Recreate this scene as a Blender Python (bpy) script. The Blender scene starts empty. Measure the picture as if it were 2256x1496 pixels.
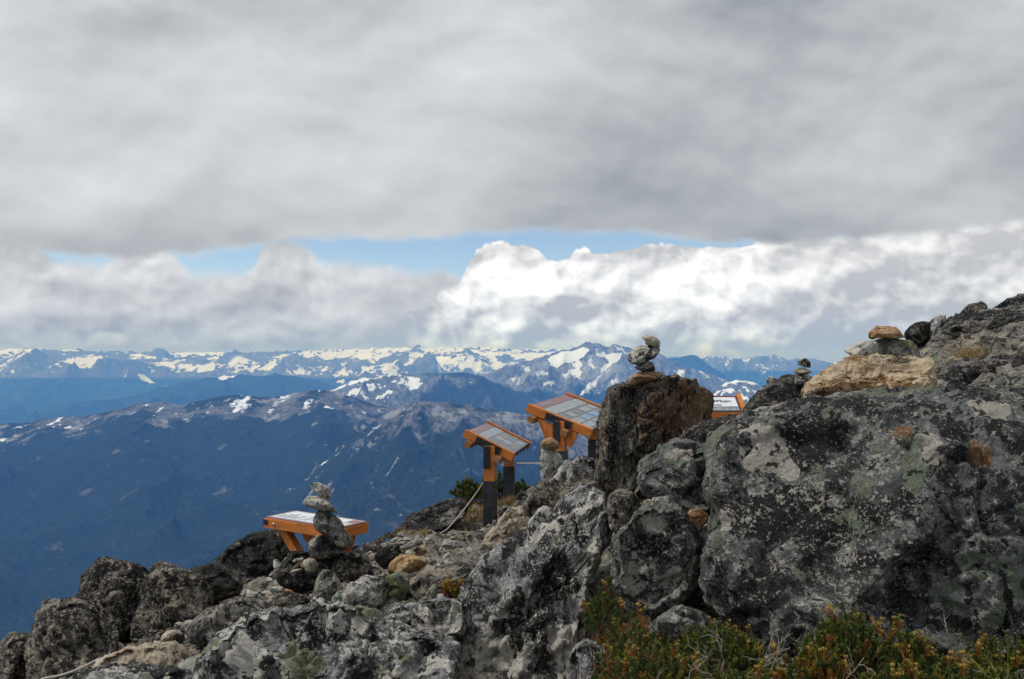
import bpy, bmesh, math, random
import numpy as np
from mathutils import Vector

sc = bpy.context.scene
COL = sc.collection

# ------------------------------------------------------------------ camera
F = 2100.0                      # focal length in photo pixels (photo 2256 x 1496)
PITCH = math.atan(42.0 / F)     # eye level lies at photo row 790
cam_d = bpy.data.cameras.new("camera")
cam_d.sensor_width = 36.0
cam_d.lens = 36.0 * F / 2256.0
cam_d.clip_start = 0.05
cam_d.clip_end = 200000.0
cam = bpy.data.objects.new("camera", cam_d)
cam.rotation_euler = (math.radians(90) + PITCH, 0, 0)
COL.objects.link(cam)
sc.camera = cam

# ------------------------------------------------------------------ colour management
sc.view_settings.view_transform = 'Standard'
sc.view_settings.look = 'None'
sc.view_settings.exposure = 0.0
sc.view_settings.gamma = 1.0
sc.view_settings.use_curve_mapping = False
sc.cycles.volume_bounces = 2
sc.cycles.max_bounces = 6
sc.cycles.diffuse_bounces = 3

SUN_EL = math.radians(56)
SUN_AZ = math.radians(-95)     # measured from +Y towards +X: behind the left shoulder

# ------------------------------------------------------------------ node helper
class V:
    """socket wrapper with arithmetic"""
    def __init__(s, nt, sock): s.nt = nt; s.s = sock
    def _m(s, op, a, b=None, c=None, clamp=False):
        n = s.nt.nodes.new('ShaderNodeMath'); n.operation = op; n.use_clamp = clamp
        for i, q in enumerate((a, b, c)):
            if q is None: continue
            if isinstance(q, V): s.nt.links.new(q.s, n.inputs[i])
            else: n.inputs[i].default_value = q
        return V(s.nt, n.outputs[0])
    def __add__(s, o): return s._m('ADD', s, o)
    __radd__ = __add__
    def __sub__(s, o): return s._m('SUBTRACT', s, o)
    def __rsub__(s, o): return s._m('SUBTRACT', o, s)
    def __mul__(s, o): return s._m('MULTIPLY', s, o)
    __rmul__ = __mul__
    def __truediv__(s, o): return s._m('DIVIDE', s, o)
    def __rtruediv__(s, o): return s._m('DIVIDE', o, s)
    def max(s, o): return s._m('MAXIMUM', s, o)
    def min(s, o): return s._m('MINIMUM', s, o)
    def abs(s): return s._m('ABSOLUTE', s)
    def pow(s, o): return s._m('POWER', s, o)
    def step(s, a, b, o0=0.0, o1=1.0, kind='SMOOTHSTEP'):
        n = s.nt.nodes.new('ShaderNodeMapRange'); n.interpolation_type = kind; n.clamp = True
        s.nt.links.new(s.s, n.inputs[0])
        for i, q in zip((1, 2, 3, 4), (a, b, o0, o1)):
            if isinstance(q, V): s.nt.links.new(q.s, n.inputs[i])
            else: n.inputs[i].default_value = q
        return V(s.nt, n.outputs[0])

class NT:
    def __init__(s, nt): s.nt = nt; nt.nodes.clear()
    def new(s, t): return s.nt.nodes.new(t)
    def link(s, a, b): s.nt.links.new(a.s if isinstance(a, V) else a, b)
    def vec(s, x, y, z=0.0):
        n = s.new('ShaderNodeCombineXYZ')
        for i, q in enumerate((x, y, z)):
            if isinstance(q, V): s.link(q, n.inputs[i])
            else: n.inputs[i].default_value = q
        return V(s.nt, n.outputs[0])
    def sep(s, v):
        n = s.new('ShaderNodeSeparateXYZ'); s.link(v, n.inputs[0])
        return [V(s.nt, n.outputs[i]) for i in range(3)]
    def mapv(s, v, scale=(1, 1, 1), rot=(0, 0, 0), loc=(0, 0, 0)):
        n = s.new('ShaderNodeMapping'); s.link(v, n.inputs[0])
        n.inputs['Scale'].default_value = scale; n.inputs['Rotation'].default_value = rot
        n.inputs['Location'].default_value = loc
        return V(s.nt, n.outputs[0])
    def noise(s, v, scale=1.0, detail=6, rough=0.55, dist=0.0, lac=2.0, col=False):
        n = s.new('ShaderNodeTexNoise'); n.noise_dimensions = '3D'
        s.link(v, n.inputs['Vector'])
        n.inputs['Scale'].default_value = scale; n.inputs['Detail'].default_value = detail
        n.inputs['Roughness'].default_value = rough; n.inputs['Distortion'].default_value = dist
        n.inputs['Lacunarity'].default_value = lac
        return V(s.nt, n.outputs['Color' if col else 'Fac'])
    def noise2(s, v, scale=1.0, detail=6, rough=0.55, dist=0.0, lac=2.0, col=False):
        r = s.noise(v, scale, detail, rough, dist, lac, col); r.s.node.noise_dimensions = '2D'; return r
    def voro(s, v, scale=1.0, feature='F1', smooth=None, out='Distance', rnd=1.0, detail=0):
        n = s.new('ShaderNodeTexVoronoi'); n.feature = feature
        s.link(v, n.inputs['Vector']); n.inputs['Scale'].default_value = scale
        n.inputs['Randomness'].default_value = rnd
        try: n.inputs['Detail'].default_value = detail
        except Exception: pass
        if smooth is not None: n.inputs['Smoothness'].default_value = smooth
        return V(s.nt, n.outputs[out])
    def curve(s, x, pts, x0, x1, y0, y1):
        """float curve through pts (x, y); handles range mapping"""
        xn = (x - x0) / (x1 - x0)
        n = s.new('ShaderNodeFloatCurve'); s.link(xn, n.inputs['Value'])
        c = n.mapping.curves[0]
        pp = [((a - x0) / (x1 - x0), (b - y0) / (y1 - y0)) for a, b in pts]
        while len(c.points) > 2: c.points.remove(c.points[1])
        c.points[0].location = pp[0]; c.points[-1].location = pp[-1]
        for q in pp[1:-1]: c.points.new(*q)
        for q in c.points: q.handle_type = 'AUTO_CLAMPED'
        n.mapping.update()
        return V(s.nt, n.outputs[0]) * (y1 - y0) + y0
    def mix(s, f, a, b, mode='MIX'):
        n = s.new('ShaderNodeMix'); n.data_type = 'RGBA'; n.blend_type = mode
        if isinstance(f, V): s.link(f, n.inputs[0])
        else: n.inputs[0].default_value = f
        for q, i in ((a, 6), (b, 7)):
            if isinstance(q, V): s.link(q, n.inputs[i])
            else: n.inputs[i].default_value = (q[0], q[1], q[2], 1)
        return V(s.nt, n.outputs[2])
    def addv(s, a, b, scale=None):
        n = s.new('ShaderNodeVectorMath'); n.operation = 'MULTIPLY_ADD'
        s.link(b, n.inputs[0]); k = 1.0 if scale is None else scale
        n.inputs[1].default_value = (k, k, k); s.link(a, n.inputs[2])
        return V(s.nt, n.outputs[0])

# ------------------------------------------------------------------ sky
world = bpy.data.worlds.new("World"); sc.world = world; world.use_nodes = True
W = NT(world.node_tree)
sky = W.new('ShaderNodeTexSky'); sky.sky_type = 'NISHITA'; sky.sun_disc = False
sky.sun_elevation = SUN_EL; sky.sun_rotation = SUN_AZ; sky.altitude = 2000; sky.air_density = 1.0
sky.dust_density = 0.6; sky.ozone_density = 2.0
def build_sky():
    tc = W.new('ShaderNodeTexCoord')
    x, y, z = W.sep(tc.outputs['Generated'])
    ay = y.abs().max(0.15)
    u = x / ay; v = z / ay
    def E(py): return (790 - py) / F
    def U(px): return (px - 1128) / F
    U0, U1 = -1.2, 1.2
    def crv(pts):
        p = [(U(a), E(b)) for a, b in pts]
        p = [(U0, p[0][1])] + p + [(U1, p[-1][1])]
        return W.curve(u, p, U0, U1, -0.1, 0.5)
    def cval(pts):
        p = [(U(a), b) for a, b in pts]
        p = [(U0, p[0][1])] + p + [(U1, p[-1][1])]
        return W.curve(u, p, U0, U1, 0.0, 1.0)
    uv = W.vec(u, v, 0.0)
    # --- high deck: stratocumulus seen in perspective
    warp = W.noise2(W.mapv(uv, (2.2, 4.0, 1)), 1.0, 3, 0.5, col=True)
    duv = W.addv(W.mapv(uv, (0.95, 1.75, 1), rot=(0, 0, math.radians(9))), warp, 0.10)
    d1 = W.noise2(duv, 2.0, 3, 0.45)
    d2 = W.noise2(W.mapv(duv, (1, 1, 1), loc=(0.06, 0.10, 3.0)), 4.2, 8, 0.52)
    d2b = W.noise2(W.mapv(duv, (1, 1, 1), loc=(0.045, 0.13, 3.0)), 4.2, 8, 0.52)
    rel = d2 - d2b
    d3 = W.noise2(W.mapv(uv, (0.9, 2.3, 1), rot=(0, 0, math.radians(-9)), loc=(3.1, 1.7, 5)), 3.6, 4, 0.45)
    base = cval([(-900, .62), (0, .63), (350, .64), (700, .62), (1100, .61), (1500, .58), (1800, .54), (2256, .56), (3200, .55)])
    vert = v.step(0.11, 0.23, -0.085, 0.0) + v.step(0.2, 0.36, -0.01, 0.05)
    dv = base - 0.005 + vert + (d1 - 0.5) * 0.62 + (d3 - 0.5) * 0.30 + rel * 0.55
    dv = dv.max(0.32).min(0.80)
    deck_col = W.mix(dv.step(0.36, 0.62), (0.90, 0.965, 1.035), (0.95, 0.995, 1.035))
    # --- low clouds
    bw = W.noise2(W.mapv(uv, (1, 1.2, 1)), 9.0, 3, 0.5, col=True)
    cuv = W.addv(uv, bw, 0.026)
    def billow(loc):
        a2 = W.voro(W.mapv(cuv, (1, 1.3, 1), loc=loc), 4.6, 'F1', None, detail=2); a2.s.node.voronoi_dimensions = '2D'
        a = W.voro(W.mapv(cuv, (1, 1.35, 1), loc=loc), 8.5, 'F1', None, detail=4); a.s.node.voronoi_dimensions = '2D'
        b = W.noise2(W.mapv(cuv, (1, 1.2, 1), loc=loc), 15.0, 9, 0.60)
        return (1.0 - a) * 0.52 + (1.0 - a2) * 0.36 + b * 0.22 - 0.02
    h0 = billow((0, 0, 0)); h1 = billow((0.006, -0.012, 0))
    relief = h0 - h1
    edge_n = W.noise2(uv, 34.0, 8, 0.66) - 0.5
    big_n = W.noise2(W.mapv(uv, (1, 1.2, 1)), 9.0, 5, 0.55) - 0.5
    # left: soft grey bank with puffs
    tl = crv([(-900, 470), (-250, 500), (-40, 470), (40, 492), (80, 530), (130, 566), (225, 578), (262, 545), (322, 520), (385, 545),
              (425, 600), (520, 598), (570, 560), (596, 520), (650, 524), (690, 556), (712, 583), (800, 575), (870, 590), (1000, 600), (1060, 640), (1500, 700)])
    ml = (tl + edge_n * 0.018 + big_n * 0.012 - v).step(-0.006, 0.012)
    # right: bright cumulus
    tr = crv([(700, 760), (830, 740), (880, 700), (905, 682), (940, 676), (955, 640), (985, 612), (1010, 602), (1022, 580), (1045, 540), (1085, 520), (1150, 518),
              (1185, 534), (1200, 550), (1245, 550), (1275, 530), (1320, 522), (1420, 518), (1500, 526), (1580, 528), (1640, 522),
              (1690, 508), (1800, 500), (1950, 488), (2256, 458), (2700, 450)])
    mr = (tr + edge_n * 0.020 + (h0 - 0.55) * 0.030 - v).step(-0.0010, 0.0018)
    sunny = cval([(-900, .50), (0, .50), (250, .52), (700, .50), (860, .60), (950, .84), (1020, .98), (1500, .98), (1650, .95), (1730, .74), (1900, .70), (2050, .64), (2256, .70), (3000, .60)])
    top = W.mix(0.0, (1, 1, 1), (1, 1, 1))
    vn = v + big_n * 0.03
    # brightness falls towards the shaded bases
    fall = vn.step(0.000, 0.080)
    lr = sunny * (fall * 0.38 + 0.60) + relief * 2.5 * sunny + (h0 - 0.6) * 0.30 * sunny + v.step(0.05, 0.115) * 0.16 * sunny + big_n * 0.25
    lr = lr.max(0.46 + v * 1.0).min(1.2)
    ll = 0.56 + fall * 0.10 + relief * 0.75 + big_n * 0.24 + (h0 - 0.6) * 0.10
    ll = ll + (tl - v).step(0.0, 0.035, 1.0, 0.0) * 0.06
    # single soft puffs standing in front of the grey bank
    pe = edge_n * 0.7 + big_n * 0.8 + (0.62 - h0) * 2.2
    for (qx, qy, rx, ry, amt, dk) in ((325, 590, 85, 62, .17, .03), (640, 590, 66, 60, .16, .02), (28, 560, 75, 80, .13, .02), (170, 640, 120, 46, .08, .03), (215, 748, 66, 34, .16, .05), (385, 756, 36, 22, .13, .05), (690, 748, 70, 30, .10, .05), (140, 600, 50, 40, .08, .02),
                                      (540, 752, 70, 30, .10, .05), (470, 690, 120, 50, .07, .02), (60, 720, 85, 36, .20, .04), (760, 640, 190, 44, .05, .03), (560, 640, 120, 34, .06, .0), (300, 690, 130, 30, .05, .03)):
        du = (u - U(qx)) / (rx / F); dv_ = (v - E(qy)) / (ry / F)
        dd = (du * du + dv_ * dv_).pow(0.5) + pe
        mm = dd.step(1.05, 0.72)
        ll = ll + mm * ((dv_ * 0.5 + 0.5).step(0.1, 1.0) * (amt * 1.35) - dk * (1.0 - (dv_ * 0.5 + 0.5).step(0.0, 0.6)))
    ll = ll.max(0.30)
    blue_base = v.step(0.0, 0.055, 1.0, 0.0)
    tint_r = W.mix(blue_base * 0.85, (0.98, 0.99, 1.0), (0.80, 0.93, 1.06))
    tint_r = W.mix(lr.step(0.35, 0.62, 0.75, 0.0), tint_r, (0.84, 0.94, 1.05))
    tint_l = W.mix(blue_base * (0.75 + big_n * 0.8), (0.97, 0.985, 1.0), (0.80, 0.92, 1.03))
    def scaled(c, k):
        n = W.new('ShaderNodeVectorMath'); n.operation = 'SCALE'; W.link(c, n.inputs[0]); W.link(k, n.inputs[3])
        return V(W.nt, n.outputs[0])
    airlift = W.mix(v.step(0.0, 0.13), (0.95, 1.02, 1.16), (0.99, 1.0, 1.03))
    tint_r = W.mix(1.0, tint_r, airlift, 'MULTIPLY'); tint_l = W.mix(1.0, tint_l, airlift, 'MULTIPLY')
    cr = scaled(tint_r, lr); cl = scaled(tint_l, ll)
    cd = scaled(deck_col, dv)
    de = crv([(-900, 560), (0, 545), (130, 566), (300, 570), (420, 562), (560, 545), (680, 528), (760, 524), (860, 528), (960, 530), (1030, 520), (1120, 512),
              (1250, 516), (1380, 512), (1480, 524), (1560, 532), (1700, 532), (1850, 528), (2000, 516), (2256, 490), (2700, 480)])
    md = (v - de + edge_n * 0.016 + big_n * 0.012).step(-0.005, 0.008)
    # compose
    bg_sky = W.new('ShaderNodeBackground'); W.link(sky.outputs[0], bg_sky.inputs[0]); bg_sky.inputs[1].default_value = 0.13
    low = W.mix(mr, cl, cr)
    ml2 = ml.max(mr)
    clouds = W.mix(md, low, cd)
    mask = ml2.max(md)
    # directions well below the horizon: dull ground bounce
    gnd = z.step(-0.05, -0.01, 1.0, 0.0)
    clouds = W.mix(gnd, clouds, (0.06, 0.09, 0.12))
    mask = mask.max(gnd)
    bg_c = W.new('ShaderNodeBackground'); W.link(clouds, bg_c.inputs[0]); bg_c.inputs[1].default_value = 1.0
    mx = W.new('ShaderNodeMixShader'); W.link(mask, mx.inputs[0])
    W.link(bg_sky.outputs[0], mx.inputs[1]); W.link(bg_c.outputs[0], mx.inputs[2])
    out = W.new('ShaderNodeOutputWorld'); W.link(mx.outputs[0], out.inputs[0])
build_sky()
world.cycles.sampling_method = 'MANUAL'; world.cycles.sample_map_resolution = 512

# ------------------------------------------------------------------ sun
sun_d = bpy.data.lights.new("sun", 'SUN'); sun_d.energy = 2.2; sun_d.angle = math.radians(10)
sun_d.color = (1.0, 0.965, 0.91)
sun = bpy.data.objects.new("sun", sun_d); COL.objects.link(sun)
sd = Vector((math.sin(SUN_AZ) * math.cos(SUN_EL), math.cos(SUN_AZ) * math.cos(SUN_EL), math.sin(SUN_EL)))
sun.rotation_euler = sd.to_track_quat('Z', 'Y').to_euler()

# ------------------------------------------------------------------ geometry helpers
cp, sp = math.cos(PITCH), math.sin(PITCH)
def P(px, py, D):
    """world point seen at photo pixel (px, py) at distance D along +Y"""
    a = (px - 1128.0) / F; b = -(py - 748.0) / F
    Y = cp - b * sp; Z = sp + b * cp
    return np.array([a / Y * D, D, Z / Y * D])
def pix(X, Y, Z):
    f = Y * cp + Z * sp; up = -Y * sp + Z * cp
    return 1128 + F * X / f, 748 - F * up / f

_r = np.random.RandomState(7)
PERM = _r.permutation(256); PERM = np.concatenate([PERM, PERM, PERM]).astype(np.int64)
G3 = _r.normal(size=(256, 3)); G3 /= np.linalg.norm(G3, axis=1)[:, None]
_a = _r.uniform(0, 2 * np.pi, 256); G2 = np.stack([np.cos(_a), np.sin(_a)], 1)
def fade(t): return t * t * t * (t * (t * 6 - 15) + 10)
def perlin3(p):
    i = np.floor(p).astype(np.int64); f = p - i; i &= 255; w = fade(f); r = 0
    for dx in (0, 1):
        wx = w[:, 0] if dx else 1 - w[:, 0]
        for dy in (0, 1):
            wy = w[:, 1] if dy else 1 - w[:, 1]
            for dz in (0, 1):
                wz = w[:, 2] if dz else 1 - w[:, 2]
                h = PERM[PERM[PERM[(i[:, 0] + dx) & 255] + ((i[:, 1] + dy) & 255)] + ((i[:, 2] + dz) & 255)]
                g = G3[h]
                r = r + wx * wy * wz * (g[:, 0] * (f[:, 0] - dx) + g[:, 1] * (f[:, 1] - dy) + g[:, 2] * (f[:, 2] - dz))
    return r * 1.5
def perlin2(x, y):
    ix = np.floor(x).astype(np.int64); iy = np.floor(y).astype(np.int64); fx = x - ix; fy = y - iy
    ix &= 255; iy &= 255; wx = fade(fx); wy = fade(fy); r = 0
    for dx in (0, 1):
        a = wx if dx else 1 - wx
        for dy in (0, 1):
            b = wy if dy else 1 - wy
            g = G2[PERM[PERM[(ix + dx) & 255] + ((iy + dy) & 255)]]
            r = r + a * b * (g[..., 0] * (fx - dx) + g[..., 1] * (fy - dy))
    return r * 1.5
def fbm3(p, freq, octs=5, gain=0.5, ridged=False, seed=0.0):
    r = 0; a = 1.0; q = p * freq + seed * 7.31 + 11.7
    for o in range(octs):
        n = perlin3(q)
        if ridged: n = 1 - 2 * np.abs(n)
        r = r + a * n; a *= gain; q = q * 2.03 + 5.2
    return r
def fbm2(x, y, freq, octs=5, gain=0.5, ridged=False, seed=0.0):
    r = 0; a = 1.0; x = x * freq + seed * 3.71 + 9.1; y = y * freq + seed * 5.17 + 4.3; w = 1.0
    for o in range(octs):
        n = perlin2(x, y)
        if ridged:
            n = (1 - np.abs(n) * 1.6); n = n * n; r = r + a * n * w; w = np.clip(n * 1.3, 0, 1)
        else: r = r + a * n
        a *= gain; x, y = x * 2.03 + 5.2, y * 2.03 - 3.1
    return r

def mesh_np(name, verts, faces, mats, origin=None, smooth=True, matidx=None):
    """verts (n,3), faces (m,3|4) -> linked object"""
    me = bpy.data.meshes.new(name)
    verts = np.asarray(verts, dtype=np.float64)
    if origin is None: origin = np.zeros(3)
    vv = (verts - np.asarray(origin)).astype(np.float32)
    faces = np.asarray(faces, dtype=np.int32); k = faces.shape[1]; m = len(faces)
    me.vertices.add(len(vv)); me.vertices.foreach_set('co', vv.ravel())
    me.loops.add(m * k); me.loops.foreach_set('vertex_index', faces.ravel())
    me.polygons.add(m); me.polygons.foreach_set('loop_start', np.arange(0, m * k, k, dtype=np.int32))
    me.polygons.foreach_set('loop_total', np.full(m, k, dtype=np.int32))
    if matidx is not None: me.polygons.foreach_set('material_index', np.asarray(matidx, dtype=np.int32))
    me.polygons.foreach_set('use_smooth', np.full(m, smooth, dtype=bool))
    me.update(calc_edges=True); me.validate()
    for mm in (mats if isinstance(mats, (list, tuple)) else [mats]): me.materials.append(mm)
    ob = bpy.data.objects.new(name, me); ob.location = tuple(origin); COL.objects.link(ob)
    return ob
def tag(o, label=None, cat=None, group=None, kind=None):
    if label: o['label'] = label
    if cat: o['category'] = cat
    if group: o['group'] = group
    if kind: o['kind'] = kind
    return o
def grid_faces(nr, nc):
    i = np.arange(nr - 1)[:, None] * nc + np.arange(nc - 1)[None, :]
    i = i.ravel()
    return np.stack([i, i + 1, i + nc + 1, i + nc], 1)

_ico = {}
def ico(s):
    if s not in _ico:
        bm = bmesh.new(); bmesh.ops.create_icosphere(bm, subdivisions=s, radius=1.0)
        _ico[s] = (np.array([v.co[:] for v in bm.verts]), np.array([[v.index for v in f.verts] for f in bm.faces]))
        bm.free()
    return _ico[s]

# ------------------------------------------------------------------ far terrain
def in_poly(px, py, poly):
    inside = np.zeros(px.shape, bool); n = len(poly)
    for i in range(n):
        x0, y0 = poly[i]; x1, y1 = poly[(i + 1) % n]
        if y0 == y1: continue
        c = ((y0 > py) != (y1 > py)) & (px < (x1 - x0) * (py - y0) / (y1 - y0) + x0)
        inside ^= c
    return inside

def terrain_mat(name, scale=1.0, rock=(0.20, 0.20, 0.19), rock2=(0.36, 0.34, 0.31), forest=(0.008, 0.012, 0.010), snow_big=0.5, meadow=(0.07, 0.09, 0.035)):
    m = bpy.data.materials.new(name); m.use_nodes = True; t = NT(m.node_tree)
    geo = t.new('ShaderNodeNewGeometry'); pos = V(t.nt, geo.outputs['Position'])
    att = t.new('ShaderNodeAttribute'); att.attribute_name = 'mask'
    s_, r_, f_ = t.sep(att.outputs['Color'])
    k = 1.0 / scale
    n1 = t.noise(pos, 0.010 * k, 8, 0.65); n2 = t.noise(pos, 0.0035 * k, 8, 0.62, dist=0.3); n3 = t.noise(pos, 0.05 * k, 6, 0.7)
    n4 = t.noise(t.mapv(pos, (1, 1, .35)), 0.02 * k, 6, 0.7)
    rockc = t.mix((n1 * 0.5 + n4 * 0.5).step(0.40, 0.60), rock, rock2)
    rockc = t.mix((n2).step(0.50, 0.62, 0.0, 0.6), rockc, meadow)
    forc = t.mix((n3 * 0.6 + n4 * 0.4).step(0.38, 0.62), tuple(c * 0.6 for c in forest), tuple(c * 4.0 for c in forest))
    forc = t.mix((n1 * 0.5 + n2 * 0.5).step(0.52, 0.64, 0, 0.6), forc, meadow)
    forc = t.mix((n4 * 0.5 + n2 * 0.5).step(0.59, 0.66, 0, 0.55), forc, rock2)
    ground = t.mix((f_ + (n1 - 0.5) * 0.7 + (n3 - 0.5) * 0.5).step(0.42, 0.58), rockc, forc)
    ground = t.mix((r_ + (n1 - 0.5) * 0.9 + (n2 - .5) * .5 + (n3 - .5) * .5).step(0.54, 0.66), ground, tuple(c * 1.25 for c in rock2))
    sm = (s_ + (n1 - 0.5) * 0.9 + (n2 - 0.5) * snow_big + (n3 - 0.5) * (0.75 - snow_big)).step(0.50, 0.56)
    col = t.mix(sm, ground, (0.76, 0.84, 0.98))
    b = t.new('ShaderNodeBsdfDiffuse'); t.link(col, b.inputs[0])
    bu = t.new('ShaderNodeBump'); bu.inputs['Strength'].default_value = 0.8; bu.inputs['Distance'].default_value = 14.0 * scale
    t.link((n1 + n3 * 0.4) * (1.0 - sm * 0.8), bu.inputs['Height']); t.link(bu.outputs[0], b.inputs['Normal'])
    o = t.new('ShaderNodeOutputMaterial'); t.link(b.outputs[0], o.inputs[0])
    return m

def smooth01(x, a, b):
    t = np.clip((x - a) / (b - a), 0, 1); return t * t * (3 - 2 * t)

def mountain(name, D, prof, near, zfoot, back, mat, step=2.5, rows=240, amp=0.0, freq=1 / 900., sky_amp=4.0, px0=-260, px1=2520,
             snow=lambda *a: 0, rock=lambda *a: 0, forest=lambda *a: 0, seed=0, curve=1.0, gull=0.0, label=None):
    px0 = max(px0, prof[0][0]); px1 = min(px1, prof[-1][0])
    pxs = np.arange(px0, px1 + step, step)
    tx = (pxs - 1128) / F
    pr = np.array(prof, float)
    # smooth interpolation of the profile
    ys = np.interp(pxs, pr[:, 0], pr[:, 1])
    kk = 5; ker = np.hanning(kk + 2)[1:-1]; ker /= ker.sum()
    ys = np.convolve(np.pad(ys, kk // 2, mode='edge'), ker, 'valid')
    nf = int(rows * 0.82); nb = rows - nf
    tf = np.linspace(1, 0, nf, endpoint=False) ** 1.25       # 1 at foot, 0 at ridge
    tb = np.linspace(0, 1, nb)
    d = np.concatenate([-(tf) * (D - near), tb * back])
    Yw = 0.06 * D * 0
    X = np.outer(D + d, tx); Y = np.outer(D + d, np.ones_like(tx))
    # wavy ridge line in plan, so that spurs stand out
    wav = fbm2(X, Y * 0, freq * 0.6, 3, seed=seed + 3) * (0.05 * D)
    Y = Y + wav * (1 - np.abs(d)[:, None] / (D)) * 0
    zr = (790 - ys) / F * D
    T = np.concatenate([tf, np.zeros(nb)])[:, None]
    TB = np.concatenate([np.zeros(nf), tb])[:, None]
    z = zr[None, :] * (1 - T ** curve) + zfoot * T ** curve
    z = z - TB * back * 0.45
    away = smooth01(np.abs(d)[:, None], 0, 0.16 * (D - near) + 1.0)
    n = fbm2(X, Y, freq, 7, 0.52, ridged=True, seed=seed)
    z = z + (n - 1.0) * amp * away
    n2 = fbm2(X, Y, freq * 7, 5, 0.55, ridged=True, seed=seed + 9)
    z = z + (n2 - 0.9) * sky_amp
    # keep the front face behind the ridge's line of sight from rising above the skyline
    lim = (zr[None, :] / D) * Y
    over = z - (lim - 0.004 * np.abs(d)[:, None])
    z = np.where((np.abs(d)[:, None] > 0.02 * D) & (over > 0), z - over * 0.9, z)
    V3 = np.stack([X, Y, z], -1).reshape(-1, 3)
    fc = grid_faces(len(d), len(pxs))
    ob = mesh_np(name, V3, fc, mat)
    gz = np.gradient(z, axis=1) / (np.gradient(X, axis=1) + 1e-9); gy = np.gradient(z, axis=0) / (np.gradient(Y, axis=0) + 1e-9)
    sl = np.hypot(gz, gy)
    PX, PY = pix(X, Y, z)
    args = (X, Y, z, sl, PX, PY, n, n2)
    a = np.zeros((V3.shape[0], 4), np.float32); a[:, 3] = 1
    for j, fn in enumerate((snow, rock, forest)):
        r_ = np.broadcast_to(fn(*args), z.shape)
        if j == 0: r_ = np.where(r_ >= 0.99, r_, r_ - (n - 1.0) * 0.16 - (n2 - 0.9) * 0.10)       # snow lies in the gullies
        a[:, j] = np.clip(r_, 0, 1).ravel()
    at = ob.data.attributes.new('mask', 'FLOAT_COLOR', 'POINT'); at.data.foreach_set('color', a.ravel())
    tag(ob, label=label, kind='structure')
    return ob

mt_far = terrain_mat("far_mountain_slopes", 0.9, rock=(0.10, 0.10, 0.10), rock2=(0.20, 0.19, 0.18))
mt_mid = terrain_mat("grey_alpine_rock", 0.6, rock=(0.055, 0.06, 0.068), rock2=(0.21, 0.22, 0.23))
mt_near = terrain_mat("forested_ridge", 0.28, rock=(0.05, 0.052, 0.056), rock2=(0.19, 0.195, 0.20), meadow=(0.035, 0.05, 0.028), snow_big=0.0)

def pn(x, y, f, s=0., o=5, g=.55): return fbm2(x, y, f, o, g, seed=s)

# glaciers on the horizon
mountain('mountain_range', 22500, [(-300, 772), (0, 770), (60, 768), (200, 774), (400, 776), (560, 776), (640, 775), (700, 772), (780, 768), (850, 766), (960, 767), (1050, 764), (1120, 768), (1250, 770), (1350, 775), (1500, 788), (1600, 800)],
         19000, -600, 2000, mt_far, rows=90, amp=260, freq=1 / 2500., sky_amp=30, seed=1,
         snow=lambda X, Y, z, sl, PX, PY, n, n2: 0.42 + .42 * np.interp(PX, [-300, 30, 70, 350, 400, 490, 520, 640, 680, 1010, 1060, 1200, 1300, 1700], [1, 1, .1, .1, .9, .9, 0, .1, 1, 1, .6, .6, .2, .1]) - smooth01(sl, .45, .9) * .45 - smooth01(PY, 780, 800) * .4, label='snow covered glaciers far off under the cloud base')
# far range on the right
mountain('mountain_range', 22000, [(1400, 800), (1480, 792), (1546, 790), (1573, 782), (1600, 788), (1623, 791), (1660, 788), (1696, 783), (1720, 787), (1740, 793), (1770, 789), (1790, 790), (1835, 800), (1868, 786), (1918, 790), (2000, 784), (2300, 790), (2520, 790)],
         13000, -1500, 3000, mt_far, rows=200, amp=600, freq=1 / 2400., sky_amp=45, seed=2,
         snow=lambda X, Y, z, sl, PX, PY, n, n2: 0.30 + pn(X, Y, 1 / 500., 3) * .4 + smooth01(PY, 830, 790) * .1,
         forest=lambda X, Y, z, sl, PX, PY, n, n2: smooth01(PY, 800, 835), label='hazy blue mountain range with snow streaks at the far right')
# far range on the left
SN0 = [(300, 822), (318, 826), (328, 836), (345, 844), (328, 844), (312, 836)]
mountain('mountain_range', 20500, [(-300, 800), (-100, 795), (0, 795), (28, 783), (48, 771), (75, 766), (100, 771), (130, 773), (155, 768), (200, 776), (240, 780), (290, 778), (340, 784), (400, 790), (450, 783), (500, 788), (525, 778), (560, 790), (620, 782), (650, 778), (690, 792), (740, 788), (800, 778), (860, 777), (905, 772), (940, 780), (990, 775), (1030, 767), (1070, 771), (1110, 768), (1150, 772), (1190, 776), (1240, 774), (1300, 785), (1400, 800), (1500, 812)],
         11500, -1450, 2500, mt_far, rows=300, amp=420, freq=1 / 2900., sky_amp=20, seed=4, curve=0.9,
         snow=lambda X, Y, z, sl, PX, PY, n, n2: np.where(in_poly(PX, PY, SN0), 1.0, 0.40 + pn(X, Y, 1 / 600., 5) * .40 + smooth01(PX, 650, 900) * .16 - smooth01(PY, 812, 850) * .5 - smooth01(sl, .6, 1.2) * .15),
         forest=lambda X, Y, z, sl, PX, PY, n, n2: smooth01(PY, 815, 850), label='long snow streaked mountain range along the left horizon')
# blue forested ridges under the left range
mountain('mountain_ridge', 14500, [(-300, 935), (0, 905), (120, 890), (250, 880), (310, 868), (400, 840), (500, 828), (560, 826), (620, 824), (660, 830), (700, 838), (740, 850), (800, 875), (900, 900), (1050, 960)],
         9500, -1500, 2000, mt_far, rows=120, amp=420, freq=1 / 2600., sky_amp=25, seed=6,
         snow=lambda X, Y, z, sl, PX, PY, n, n2: 0.12 + pn(X, Y, 1 / 600., 5) * .6 - smooth01(PY, 832, 845) * .4,
         forest=lambda X, Y, z, sl, PX, PY, n, n2: 0.85, label='dark blue forested ridge below the left range')
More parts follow.
